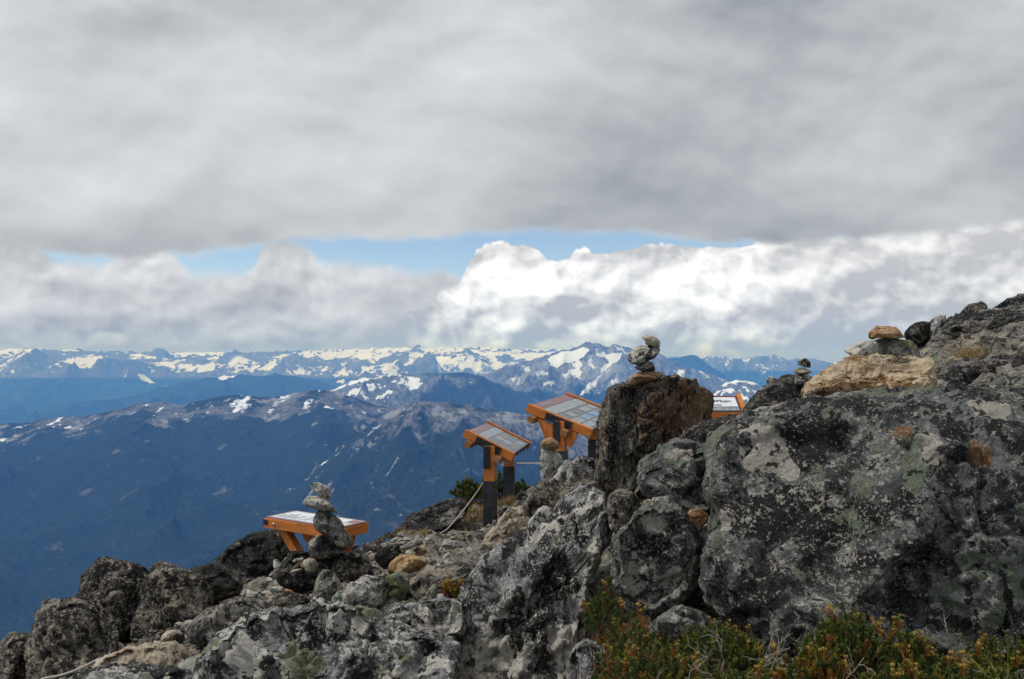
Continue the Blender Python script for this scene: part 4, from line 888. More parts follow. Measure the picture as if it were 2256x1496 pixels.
rock('rock', c7([(-120, 1420), (-90, 1330), (-30, 1285), (30, 1300), (95, 1370), (130, 1450), (100, 1560), (-100, 1580)]), 2.5, 0.14, M['slab'], 'grey rock at the left edge of the heather', 'rock', sub=6)
# big tan slab and the stones on it
rock('rock', c8([(708, 815), (715, 770), (738, 722), (780, 695), (830, 670), (900, 628), (990, 575), (1045, 543), (1100, 530), (1200, 520), (1310, 522), (1420, 520), (1490, 528), (1520, 545), (1590, 548), (1622, 570), (1618, 610), (1600, 640), (1615, 655), (1626, 700), (1622, 745), (1590, 785), (1500, 815), (1380, 835), (1250, 855), (1100, 872), (960, 892), (850, 902), (790, 890), (750, 850)]), 3.45, 0.16, M['tanflat'],
     'large flat orange tan rock resting on the huge boulder', 'rock', sub=7, n=3.0, lean=0.55, planes=2, strata=0.22, sdir=(-0.25, 0.1, 1.0), amp=0.02, smoothr=2, facet=0.45, chips=8, faults=7, cuts=[(0.05, 0.75, 0.66, 0.62), (-0.1, -0.45, 0.89, 0.78)], marks=[(1800, 875, 40, 22, 2), (1850, 888, 60, 14, 2), (1930, 850, 90, 16, 3), (1830, 845, 40, 20, 3)])
g = 'stones on the large tan rock'
rock('stone', c8([(982, 487), (1010, 468), (1060, 445), (1120, 415), (1180, 410), (1225, 430), (1245, 480), (1235, 520), (1160, 530), (1075, 540), (1050, 528), (1020, 505)]), 3.55, 0.07, M['grey'], 'pale grey pointed stone on the left of the tan rock', 'stone', g, sub=5, n=3)
rock('stone', c8([(1175, 440), (1200, 405), (1250, 390), (1320, 392), (1400, 412), (1470, 410), (1490, 450), (1530, 500), (1540, 560), (1400, 540), (1250, 530), (1200, 500)]), 3.65, 0.10, M['greenstone'], 'grey stone with green moss on the tan rock', 'stone', g, sub=5)
rock('stone', c8([(1162, 400), (1166, 360), (1185, 328), (1230, 314), (1300, 316), (1350, 325), (1385, 350), (1410, 382), (1432, 408), (1370, 412), (1290, 398), (1210, 400), (1180, 415)]), 3.6, 0.075, M['orange'], 'rounded orange brown stone on top of the mossy stone', 'stone', g, sub=5, n=2.8)
# small distant cairns
g = 'stones of the small distant cairn'
rock('cairn_stone', c8([(636, 722), (642, 690), (652, 655), (700, 650), (748, 652), (752, 712), (720, 724), (670, 732)]), 4.9, 0.045, M['cairn'], 'dark square bottom stone of the small distant cairn', 'stone', g, sub=4, n=4)
rock('cairn_stone', c8([(634, 628), (660, 610), (700, 602), (740, 618), (766, 640), (740, 652), (690, 655), (645, 648)]), 4.9, 0.045, M['tan'], 'flat tan middle stone of the small distant cairn', 'stone', g, sub=4)
rock('cairn_stone', c8([(650, 566), (680, 555), (705, 540), (725, 542), (750, 565), (758, 605), (725, 608), (690, 600), (665, 585)]), 4.9, 0.035, M['dark'], 'small dark top stone of the small distant cairn', 'stone', g, sub=4)
rock('stone', c8([(436, 712), (445, 685), (475, 661), (505, 672), (536, 712), (500, 722), (450, 722)]), 5.3, 0.04, M['grey'], 'small pale pointed stone on the outcrop left of the distant cairn', 'stone', sub=4)
rock('stone', c8([(412, 745), (430, 728), (500, 722), (538, 725), (520, 745), (450, 755)]), 5.3, 0.05, M['tan'], 'flat tan stone under the small pale pointed stone', 'stone', sub=4)
# rocks on the right hand skyline
rock('rock', c8([(1408, 372), (1420, 345), (1450, 318), (1500, 292), (1550, 285), (1592, 292), (1600, 330), (1590, 390), (1560, 440), (1500, 450), (1440, 430), (1412, 400)]), 6.2, 0.16, M['black'], 'black rounded rock behind the orange stone', 'rock', sub=5)
rock('stone', c8([(1560, 400), (1580, 340), (1605, 275), (1640, 232), (1670, 224), (1705, 240), (1714, 275), (1700, 310), (1660, 350), (1620, 410), (1580, 430)]), 6.2, 0.10, M['grey'], 'pale pinkish upright stone on the right skyline', 'stone', sub=5)
rock('rock_slab', c8([(1560, 470), (1600, 400), (1660, 330), (1730, 265), (1820, 232), (1960, 222), (2060, 215), (2300, 180), (2500, 200), (2500, 500), (2200, 470), (2050, 560), (1900, 620), (1700, 600), (1600, 560)]), 6.2, 0.7, M['outcrop'],
     'dark rough outcrop rising to the right skyline', 'rock slab', sub=7, n=2.8, lean=1.1, planes=6, strata=0.7, amp=0.06)
rock('rock', c8([(1800, 228), (1825, 195), (1860, 168), (1920, 148), (1965, 138), (1995, 160), (2002, 190), (1960, 208), (1880, 222)]), 6.7, 0.14, M['dark'], 'dark flat topped rock standing on the right skyline', 'rock', sub=5, n=3)
rock('stone', c8([(1955, 238), (1985, 210), (2030, 190), (2075, 188), (2088, 208), (2040, 228), (1990, 245)]), 6.5, 0.08, M['tan'], 'pale tan stone between the skyline rock and the corner slab', 'stone', sub=5)
rock('rock_slab', c8([(2045, 172), (2100, 150), (2180, 128), (2256, 106), (2400, 80), (2500, 120), (2480, 220), (2300, 240), (2200, 225), (2120, 220), (2070, 205)]), 6.8, 0.3, M['outcrop'], 'dark slab at the top right corner of the slope', 'rock slab', sub=6, lean=0.4, strata=0.5)
rock('stone', c8([(2145, 580), (2155, 545), (2200, 505), (2230, 450), (2256, 405), (2330, 400), (2340, 560), (2280, 585), (2200, 588)]), 4.6, 0.09, M['tan'], 'tan rounded stone at the right edge of the picture', 'stone', sub=5)
rock('stone', c8([(1970, 565), (1990, 540), (2040, 532), (2060, 545), (2040, 562), (1990, 575)]), 4.9, 0.04, M['grey'], 'small flat pale stone on the dark slope at right', 'stone', sub=4)
rock('rock', c8([(1640, 790), (1630, 720), (1650, 690), (1700, 705), (1760, 740), (1770, 775), (1720, 800)]), 3.9, 0.08, M['grey'], 'pale grey rock right of the tan rock', 'rock', sub=5)
rock('rock_slab', c8([(1620, 640), (1700, 600), (1850, 590), (2000, 570), (2150, 520), (2400, 520), (2450, 820), (2256, 860), (2000, 850), (1800, 820), (1700, 790), (1650, 720)]), 4.4, 0.45, M['outcrop'],
     'grey rough slope of rock behind the huge boulder', 'rock slab', sub=7, lean=1.2, planes=5, strata=0.5, amp=0.06)

# ------------------------------------------------------------------ signs
def flat_mat(name, col, rough=0.6, var=0.12, sc=30.0, metal=0.0, spec=0.4):
    m = bpy.data.materials.new(name); m.use_nodes = True; t = NT(m.node_tree)
    geo = t.new('ShaderNodeNewGeometry'); p = V(t.nt, geo.outputs['Position'])
    n = t.noise(p, sc, 5, 0.6)
    c = t.mix(n.step(0.3, 0.7), tuple(q * (1 - var) for q in col), tuple(min(1, q * (1 + var)) for q in col))
    b = t.new('ShaderNodeBsdfPrincipled'); t.link(c, b.inputs['Base Color'])
    b.inputs['Roughness'].default_value = rough; b.inputs['Metallic'].default_value = metal; b.inputs['Specular IOR Level'].default_value = spec
    o = t.new('ShaderNodeOutputMaterial'); t.link(b.outputs[0], o.inputs[0])
    return m
def wood_mat(name, c1=(0.62, 0.205, 0.035), c2=(0.40, 0.115, 0.022), axis=(1, 1, 1)):
    m = bpy.data.materials.new(name); m.use_nodes = True; t = NT(m.node_tree)
    tc = t.new('ShaderNodeTexCoord'); geo = t.new('ShaderNodeNewGeometry'); p = V(t.nt, geo.outputs['Position'])
    q = t.mapv(p, axis); n = t.noise(q, 14.0, 6, 0.6, dist=0.4); n2 = t.noise(q, 70.0, 4, 0.6); n3 = t.noise(p, 6.0, 4, 0.6)
    c = t.mix((n * 0.7 + n2 * 0.3).step(0.35, 0.62), c2, c1)
    c = t.mix(n3.step(0.56, 0.75, 0.0, 0.55), c, (0.16, 0.075, 0.035))
    b = t.new('ShaderNodeBsdfPrincipled'); t.link(c, b.inputs['Base Color'])
    b.inputs['Roughness'].default_value = 0.5; b.inputs['Specular IOR Level'].default_value = 0.35
    bu = t.new('ShaderNodeBump'); bu.inputs['Strength'].default_value = 0.3; bu.inputs['Distance'].default_value = 0.004
    t.link(n2 + n, bu.inputs['Height']); t.link(bu.outputs[0], b.inputs['Normal'])
    o = t.new('ShaderNodeOutputMaterial'); t.link(b.outputs[0], o.inputs[0])
    return m
WOODH = wood_mat('varnished_wood_rail', axis=(0.35, 0.35, 3.0))
WOODV = wood_mat('varnished_wood_post', axis=(3.0, 3.0, 0.3))
WOODE = wood_mat('weathered_wood_end', (0.36, 0.18, 0.075), (0.22, 0.10, 0.04))
STEEL = flat_mat('black_steel', (0.016, 0.016, 0.018), 0.65, 0.3, 40)
SLEEVE = flat_mat('worn_black_sleeve', (0.026, 0.029, 0.036), 0.6, 0.45, 18)
MAROON = flat_mat('maroon_print', (0.20, 0.035, 0.035), 0.16)
DGREY = flat_mat('dark_print', (0.065, 0.07, 0.08), 0.16)
LGREY = flat_mat('pale_print', (0.25, 0.28, 0.295), 0.16, 0.35, 25)
SKYB = flat_mat('blue_print', (0.13, 0.26, 0.38), 0.16, 0.25, 22)
TANP = flat_mat('tan_print', (0.22, 0.18, 0.13), 0.16, 0.3, 22)
WHITE = flat_mat('white_print', (0.72, 0.74, 0.76), 0.16, 0.08, 14)
CREAMP = flat_mat('cream_print', (0.62, 0.55, 0.40), 0.16, 0.2, 20)
ALU = flat_mat('grey_metal_edge', (0.30, 0.31, 0.32), 0.4, 0.1, 20, 0.6)
STAKE = flat_mat('pale_stake', (0.55, 0.50, 0.48), 0.6)
BOLT = flat_mat('bolt_steel', (0.35, 0.33, 0.28), 0.4, 0.1, 30, 0.8)

def frame_box(bm, o, ax, ay, az, mi=0, bevel=0.0):
    """box with corner o and edge vectors"""
    o, ax, ay, az = (np.asarray(q, float) for q in (o, ax, ay, az))
    if np.dot(np.cross(ax, ay), az) < 0: o = o + ax; ax = -ax
    vs = [bm.verts.new(o + ax * i + ay * j + az * k) for k in (0, 1) for j in (0, 1) for i in (0, 1)]
    fs = []
    for q in ((0, 2, 3, 1), (4, 5, 7, 6), (0, 1, 5, 4), (2, 6, 7, 3), (0, 4, 6, 2), (1, 3, 7, 5)):
        f = bm.faces.new([vs[i] for i in q]); f.material_index = mi; fs.append(f)
    if bevel > 0:
        es = list({e for f in fs for e in f.edges})
        bmesh.ops.bevel(bm, geom=es, offset=bevel, segments=2, affect='EDGES', profile=0.6)
def finish(name, bm, mats, parent):
    me = bpy.data.meshes.new(name)
    if parent is not None:
        mw = parent_world(parent)
        for v in bm.verts: v.co -= Vector(mw)
    bmesh.ops.recalc_face_normals(bm, faces=bm.faces)
    bm.to_mesh(me); bm.free()
    for m in (mats if isinstance(mats, (list, tuple)) else [mats]): me.materials.append(m)
    ob = bpy.data.objects.new(name, me); COL.objects.link(ob)
    if parent is not None: ob.parent = parent
    return ob
def parent_world(p):
    v = Vector((0, 0, 0))
    while p is not None: v += p.location; p = p.parent
    return v
def box_part(name, o, ax, ay, az, mat, parent, bevel=0.004):
    bm = bmesh.new(); frame_box(bm, o, ax, ay, az, 0, bevel); return finish(name, bm, mat, parent)
def unit(v): v = np.asarray(v, float); return v / np.linalg.norm(v)
def beam(name, A, B, w, h, mat, parent, up=(0, 0, 1), bevel=0.004):
    A, B = np.asarray(A, float), np.asarray(B, float); d = B - A; u = unit(d); s = unit(np.cross(u, up)); t_ = np.cross(s, u)
    return box_part(name, A - s * w / 2 - t_ * h / 2, d, s * w, t_ * h, mat, parent, bevel)
def post(parent, x, y, ztop, zsleeve, axs, axw, wd=0.10, sleeve=True):
    zb = float(ground_z(np.array([x]), np.array([y]))[0]) - 0.25
    c = np.array([x, y, 0.0])
    ax = unit([axs[0], axs[1], 0]); ay = np.array([-ax[1], ax[0], 0])
    p = box_part('post', c - ax * wd / 2 - ay * wd / 2 + [0, 0, zb], ax * wd, ay * wd, [0, 0, ztop - zb], WOODV, parent, 0.006)
    if sleeve:
        w2 = wd + 0.012
        box_part('post_sleeve', c - ax * w2 / 2 - ay * w2 / 2 + [0, 0, zb - 0.01], ax * w2, ay * w2, [0, 0, zsleeve - zb], SLEEVE, p, 0.004)
    return p

def tilted_sign(FL, BL, FR, label, blocks, ta, zsl, gusset=False, zfront=0.0, ends=(0.16, 0.66)):
    FL, BL, FR = (np.asarray(q, float) for q in (FL, BL, FR))
    wv = BL - FL; sv = FR - FL; W_, S_ = np.linalg.norm(wv), np.linalg.norm(sv)
    wu = unit(wv); su = unit(sv - np.dot(sv, wu) * wu); nu = unit(np.cross(su, wu))
    if nu[2] < 0: nu = -nu
    mid = FL + su * S_ * ta
    base_z = float(ground_z(np.array([mid[0]]), np.array([mid[1]]))[0])
    root = bpy.data.objects.new('information_sign', None); root.location = (mid[0], mid[1], base_z); COL.objects.link(root)
    tag(root, label, 'sign', 'orange timber information signs')
    rh, rw = 0.078, 0.050
    for k in (0, 1):      # side rails, near and far
        o = FL + wu * (0 if k == 0 else W_ - rw) - nu * (rh - 0.012)
        box_part('side_rail', o - su * 0.01, su * (S_ + 0.02), wu * rw, nu * rh, WOODH, root, 0.006)
    # printed board
    bm = bmesh.new()
    o = FL + wu * (rw + 0.003) + su * 0.004 - nu * 0.022; bw = W_ - 2 * rw - 0.006; bs = S_ - 0.012
    frame_box(bm, o, su * bs, wu * bw, nu * 0.020, 0, 0.0)
    top = o + nu * 0.020
    for (s0, s1, w0, w1, mi, lift) in blocks:
        frame_box(bm, top + su * bs * s0 + wu * bw * w0 + nu * 0.0005, su * bs * (s1 - s0), wu * bw * (w1 - w0), nu * (0.001 + lift * 0.0015), mi)
    finish('printed_panel', bm, [DGREY, MAROON, LGREY, SKYB, TANP, WHITE], root)
    # joists under the board, ends showing at the low edge
    for f in (0.22, 0.42, 0.62, 0.82):
        box_part('joist', FL + wu * W_ * f + su * 0.03 - nu * 0.075, su * (S_ - 0.035), wu * 0.028, nu * 0.048, WOODH, root, 0.003)
    # square crossbars under both rails, sticking out towards the near side
    for k, f in enumerate(ends):
        z0 = FL + su * S_ * f - nu * (rh - 0.012 + 0.058) - wu * 0.085
        box_part('crossbar', z0, wu * (W_ + 0.17), su * 0.058, nu * 0.056, WOODE, root, 0.004)
    # posts and steel tees
    for k in (0, 1):
        pc = FL + su * S_ * ta + wu * (rw / 2 + (0 if k == 0 else W_ - rw))
        p = post(root, pc[0], pc[1], pc[2] - 0.03, zsl, su, wu)
        ax = unit([su[0], su[1], 0]); ay = np.array([-ax[1], ax[0], 0]); near = -ay if ay[1] > 0 else ay
        tb = bmesh.new()
        f0 = pc + near * 0.056
        L = 0.20
        r0 = FL + wu * (-0.007 if k == 0 else W_ + 0.001) + su * (S_ * ta - L * 0.62) - nu * (rh - 0.012 - 0.002)
        frame_box(tb, r0, su * L * 1.24, wu * 0.006, nu * (rh - 0.012), 0, 0.001)
        if k == 0:
            frame_box(tb, np.array([f0[0], f0[1], pc[2] - 0.03]) - ax * 0.050, ax * 0.062, near * 0.006, [0, 0, -0.20], 0, 0.001)
        finish('steel_tee', tb, STEEL, root)
        if gusset:
            for sgn in (-1, 1):
                A = np.array([pc[0], pc[1], pc[2] - 0.24]) + ax * sgn * 0.05; B = pc + su * sgn * 0.20 - nu * 0.075
                C_ = np.array([pc[0], pc[1], pc[2] - 0.07]) + ax * sgn * 0.05
                b_ = bmesh.new(); vs = []
                for e in (-0.02, 0.02):
                    vs.append([b_.verts.new(q + ay * e) for q in (A, A + ax * sgn * 0.05 - np.array([0, 0, 0.02]), B, C_)])
                b_.faces.new(vs[0]); b_.faces.new(vs[1][::-1])
                for i in range(4): b_.faces.new([vs[0][i], vs[0][(i + 1) % 4], vs[1][(i + 1) % 4], vs[1][i]])
                finish('gusset', b_, WOODV, root)
    return root

def panel_blocks(seed, dense=1):
    rs = np.random.RandomState(seed); b = [(0.0, 0.17, 0.0, 1.0, 1, 0)]
    b += [(0.055, 0.10, 0.12 + 0.035 * i, 0.12 + 0.035 * i + 0.024, 2, 1) for i in range(9)]      # heading on the maroon band
    b += [(0.19, 0.40, 0.0, 0.97, 2, 0)]
    rows = [(0.45, 0.60), (0.63, 0.78), (0.81, 0.95)]
    for (s0, s1) in rows:
        w = 0.04
        while w < 0.93:
            ww = rs.uniform(0.12, 0.26); w1 = min(w + ww, 0.96)
            kind = rs.choice([2, 3, 4, 2, 6, 6]) if dense else rs.choice([2, 2, 4, 6])
            if kind == 6:      # text block: thin pale lines
                k = s0
                while k < s1 - 0.012: b.append((k, k + 0.011, w, w1 - rs.uniform(0, .04), 2, 0)); k += 0.026
            else: b.append((s0, s1, w, w1, kind, 0))
            w = w1 + 0.03
    return b

def at(px, py, D): return P(px, py, D)
# small sign (nearer the middle of the ledge)
tilted_sign(at(1027, 949, 8.60), at(1077, 930, 9.80), at(1131, 1001, 8.54), 'smaller tilted information sign on two posts, left of the larger one', panel_blocks(4, 0), 0.50, -1.085, ends=(0.10, 0.72))
# large sign beside the rock block
tilted_sign(at(1164, 893, 8.40), at(1251, 867, 9.60), at(1302, 948, 8.22), 'larger tilted information sign on two posts, partly behind the brown rock block', panel_blocks(9, 1), 0.50, -0.79, gusset=True, ends=(0.09, 0.62))

def low_sign():
    FL, BL, FR = at(582, 1141, 6.45), at(643, 1126, 6.77), at(748, 1167, 6.19)
    root = bpy.data.objects.new('information_table', None); m0 = (FL + FR) / 2
    gz_ = float(ground_z(np.array([m0[0]]), np.array([m0[1]]))[0]); root.location = (m0[0], m0[1], gz_); COL.objects.link(root)
    tag(root, 'low table like information sign with a white map, behind the left cairn', 'sign', 'orange timber information signs')
    sv = FR - FL; wv = BL - FL; S_, W_ = np.linalg.norm(sv), np.linalg.norm(wv)
    su = unit(sv); wu = unit(wv - np.dot(wv, su) * su); nu = unit(np.cross(su, wu)); nu = nu if nu[2] > 0 else -nu
    h, w = 0.066, 0.038
    box_part('apron', FL - nu * h, su * S_, wu * w, nu * h, WOODH, root, 0.004)
    box_part('apron', FL + wu * (W_ - w) - nu * h, su * S_, wu * w, nu * h, WOODH, root, 0.004)
    box_part('apron', FL + wu * (w + .002) - nu * (h - 0.001), su * w, wu * (W_ - 2 * w - .004), nu * (h - 0.003), WOODH, root, 0.003)
    box_part('apron', FR - su * w + wu * (w + .002) - nu * (h - 0.001), su * w, wu * (W_ - 2 * w - .004), nu * (h - 0.003), WOODH, root, 0.003)
    bm = bmesh.new(); o = FL + nu * 0.002 + su * 0.01 + wu * 0.01; bs, bw = S_ - 0.02, W_ - 0.02
    frame_box(bm, o, su * bs, wu * bw, nu * 0.008, 0)
    t0 = o + nu * 0.0084
    for (a, b_, c, d, mi) in [(0.04, 0.40, 0.08, 0.9, 1), (0.42, 0.86, 0.06, 0.92, 1), (0.88, 0.97, 0.10, 0.55, 2), (0.88, 0.97, 0.60, 0.9, 3)]:
        frame_box(bm, t0 + su * bs * a + wu * bw * c, su * bs * (b_ - a), wu * bw * (d - c), nu * 0.001, mi)
    for i in range(5):
        frame_box(bm, t0 + nu * 0.0014 + su * bs * (0.07 + 0.06 * i) + wu * bw * 0.15, su * bs * 0.03, wu * bw * (0.3 + 0.1 * (i % 3)), nu * 0.0008, 4)
    for i in range(7):
        frame_box(bm, t0 + nu * 0.0014 + su * bs * (0.45 + 0.055 * i) + wu * bw * (0.15 + 0.07 * (i % 4)), su * bs * 0.025, wu * bw * 0.35, nu * 0.0008, 4 if i % 2 else 5)
    finish('printed_panel', bm, [flat_mat('mauve_border_print', (0.30, 0.20, 0.22), 0.35), WHITE, CREAMP, MAROON, LGREY, SKYB], root)
    box_part('corner_plate', FL - su * 0.004 - wu * 0.003 - nu * 0.045, su * 0.040, wu * 0.003, nu * 0.034, STEEL, root, 0.0)
    b_ = bmesh.new(); bmesh.ops.create_uvsphere(b_, u_segments=10, v_segments=6, radius=0.010)
    for v in b_.verts: v.co = v.co + Vector(FL + su * 0.085 - wu * 0.002 - nu * 0.032)
    finish('bolt', b_, BOLT, root)
    for k in (0, 1):
        oo = wu * (w + 0.03 if k == 0 else W_ - w - 0.03)
        A = FL + su * S_ * 0.17 + oo - nu * 0.05; C_ = FL + su * S_ * 0.86 + oo - nu * 0.05
        B = FL + su * S_ * 0.60 + oo; E_ = FL + su * S_ * 0.66 + oo
        B[2] = gz_ - 0.12; E_[2] = gz_ - 0.12
        beam('leg', A, B, 0.05, 0.07, WOODV, root, up=wu); beam('leg', C_, E_, 0.05, 0.07, WOODV, root, up=wu)
    bm = bmesh.new()
low_sign()

def far_sign():
    D = 11.6
    BLt = at(1488, 873, D + 0.30); BRt = at(1636, 873, D + 0.30); FLt = at(1483, 906, D); 
    root = bpy.data.objects.new('information_sign', None)
    su = unit(BRt - BLt); up_ = unit(BLt - FLt); up_ = unit(up_ - np.dot(up_, su) * su); nu = unit(np.cross(su, up_)); nu = nu if nu[2] > 0 else -nu
    S_ = np.linalg.norm(BRt - BLt); H = np.linalg.norm(BLt - FLt)
    mid = FLt + su * S_ / 2; gz_ = float(ground_z(np.array([mid[0]]), np.array([mid[1] + .1]))[0])
    root.location = (mid[0], mid[1] + .1, gz_); COL.objects.link(root)
    tag(root, 'distant information sign with a pale picture, half hidden right of the brown rock block', 'sign', 'orange timber information signs')
    bm = bmesh.new(); frame_box(bm, FLt - nu * 0.02, su * S_, up_ * H, nu * 0.02, 0)
    for (a, b_, c, d, mi) in [(0, 1, 0.93, 1.0, 1), (0.05, 0.97, 0.30, 0.90, 2), (0.05, 0.97, 0.05, 0.25, 3)]:
        frame_box(bm, FLt + nu * 0.0005 + su * S_ * a + up_ * H * c, su * S_ * (b_ - a), up_ * H * (d - c), nu * 0.001, mi)
    for i in range(5): frame_box(bm, FLt + nu * 0.0018 + su * S_ * (0.55 + 0.06 * i) + up_ * H * (0.55 + 0.04 * (i % 3)), su * S_ * 0.10, up_ * H * 0.10, nu * 0.0008, 3)
    frame_box(bm, FLt + nu * 0.0018 + su * S_ * 0.52 + up_ * H * 0.36, su * S_ * 0.22, up_ * H * 0.06, nu * 0.0008, 0)
    finish('printed_panel', bm, [DGREY, MAROON, WHITE, LGREY], root)
    box_part('side_rail', FLt + su * (S_ + 0.003) - nu * 0.06, su * 0.055, up_ * (H + 0.02), nu * 0.085, WOODH, root)
    box_part('side_rail', FLt - su * 0.058 - nu * 0.06, su * 0.055, up_ * (H + 0.02), nu * 0.085, WOODH, root)
    box_part('front_beam', FLt - su * 0.03 + np.array([0, -0.02, -0.10]), su * (S_ + 0.03), [0, 0.05, 0], [0, 0, 0.085], WOODH, root)
    box_part('crossbar', FLt + su * S_ * 0.84 + np.array([0, -0.09, -0.075]), su * 0.045, [0, 0.4, 0.02], [0, 0, 0.05], WOODE, root)
    for f in (0.25, 0.75):
        c = FLt + su * S_ * f + np.array([0, 0.12, 0]); post(root, c[0], c[1], c[2] - 0.02, c[2] - 0.45, su, up_)
far_sign()

# ------------------------------------------------------------------ rope and stake
def tube(name, pts, r, mat, seg=6):
    pts = np.array(pts, float); n = len(pts); tg = np.gradient(pts, axis=0); tg /= np.linalg.norm(tg, axis=1)[:, None]
    s = np.cross(tg, [0, 0, 1.0]); bad = np.linalg.norm(s, axis=1) < 1e-3; s[bad] = [1, 0, 0]; s /= np.linalg.norm(s, axis=1)[:, None]; u = np.cross(s, tg)
    rr = np.broadcast_to(np.asarray(r, float), (n,))
    a = np.arange(seg) / seg * 2 * np.pi
    v = pts[:, None, :] + (np.cos(a)[None, :, None] * s[:, None, :] + np.sin(a)[None, :, None] * u[:, None, :]) * rr[:, None, None]
    i = np.arange(n - 1)[:, None] * seg; j = np.arange(seg)[None, :]; k = (j + 1) % seg
    f = np.stack([i + j, i + k, i + seg + k, i + seg + j], -1).reshape(-1, 4)
    return v.reshape(-1, 3), f
ROPE = flat_mat('weathered_rope', (0.40, 0.34, 0.30), 0.9, 0.35, 90)
def rope(pts, label, r=0.007):
    c = []
    for (a, b, sag) in pts:
        for i in range(14):
            t_ = i / 14; q = np.asarray(a) * (1 - t_) + np.asarray(b) * t_; q = q + np.array([0, 0, -4 * sag * t_ * (1 - t_)]); c.append(q)
    c.append(np.asarray(pts[-1][1])); v, f = tube('rope', c, r, ROPE); o = mesh_np('rope', v, f, ROPE, origin=np.asarray(c[0])); tag(o, label, 'rope'); return o
top_stake = at(1093, 1017, 9.1)
rope([(at(880, 1205, 7.0), at(940, 1196, 7.3), 0.0), (at(940, 1196, 7.3), at(985, 1166, 7.6), 0.0), (at(985, 1166, 7.6), top_stake, 0.035), (top_stake, at(1192, 1020, 8.0), 0.008), (at(1192, 1020, 8.0), at(1240, 1030, 7.4), 0.0)],
     'thin pale rope strung from the ground past the small sign to the grey pillar', 0.0055)
rope([(at(40, 1516, 4.0), at(100, 1494, 3.95), 0.0), (at(100, 1494, 3.95), at(215, 1453, 3.75), 0.012), (at(215, 1453, 3.75), at(250, 1446, 3.9), 0.0)], 'short length of rope over the rocks in the bottom left corner', 0.0055)
b0 = ground_z(np.array([top_stake[0]]), np.array([top_stake[1]]))[0]
v, f = tube('stake', [top_stake + [0, 0, .012], top_stake * [1, 1, 1] + [0, 0, -0.05], np.array([top_stake[0], top_stake[1], b0 - 0.1])], [0.014, 0.010, 0.010], STAKE, 8)
o = mesh_np('stake', v, f, STAKE, origin=np.array([top_stake[0], top_stake[1], b0])); tag(o, 'thin pale stake holding the rope behind the small sign', 'stake')

# ------------------------------------------------------------------ plants
def leaf_mat(name, c1, c2, sc=60.0, trans=0.25):
    m = bpy.data.materials.new(name); m.use_nodes = True; t = NT(m.node_tree)
    geo = t.new('ShaderNodeNewGeometry'); p = V(t.nt, geo.outputs['Position'])
    n = t.noise(p, sc, 3, 0.6); c = t.mix(n.step(0.35, 0.65), c1, c2)
    b = t.new('ShaderNodeBsdfPrincipled'); t.link(c, b.inputs['Base Color']); b.inputs['Roughness'].default_value = 0.55; b.inputs['Specular IOR Level'].default_value = 0.3
    tr = t.new('ShaderNodeBsdfTranslucent'); t.link(c, tr.inputs[0]); mx = t.new('ShaderNodeMixShader'); mx.inputs[0].default_value = trans
    t.link(b.outputs[0], mx.inputs[1]); t.link(tr.outputs[0], mx.inputs[2])
    o = t.new('ShaderNodeOutputMaterial'); t.link(mx.outputs[0], o.inputs[0])
    return m
LG = leaf_mat('heather_green', (0.028, 0.068, 0.013), (0.062, 0.115, 0.02))
LY = leaf_mat('heather_yellow_tip', (0.12, 0.15, 0.02), (0.27, 0.24, 0.035))
LR = leaf_mat('heather_rust', (0.24, 0.06, 0.018), (0.33, 0.12, 0.025))
LT = leaf_mat('twig_grey', (0.20, 0.17, 0.145), (0.32, 0.28, 0.25), trans=0.0)
LF = leaf_mat('dry_flower', (0.42, 0.24, 0.06), (0.52, 0.40, 0.10))
LB = leaf_mat('twig_brown', (0.12, 0.07, 0.04), (0.20, 0.11, 0.06), trans=0.0)
PM = [LG, LY, LR, LT, LF, LB]
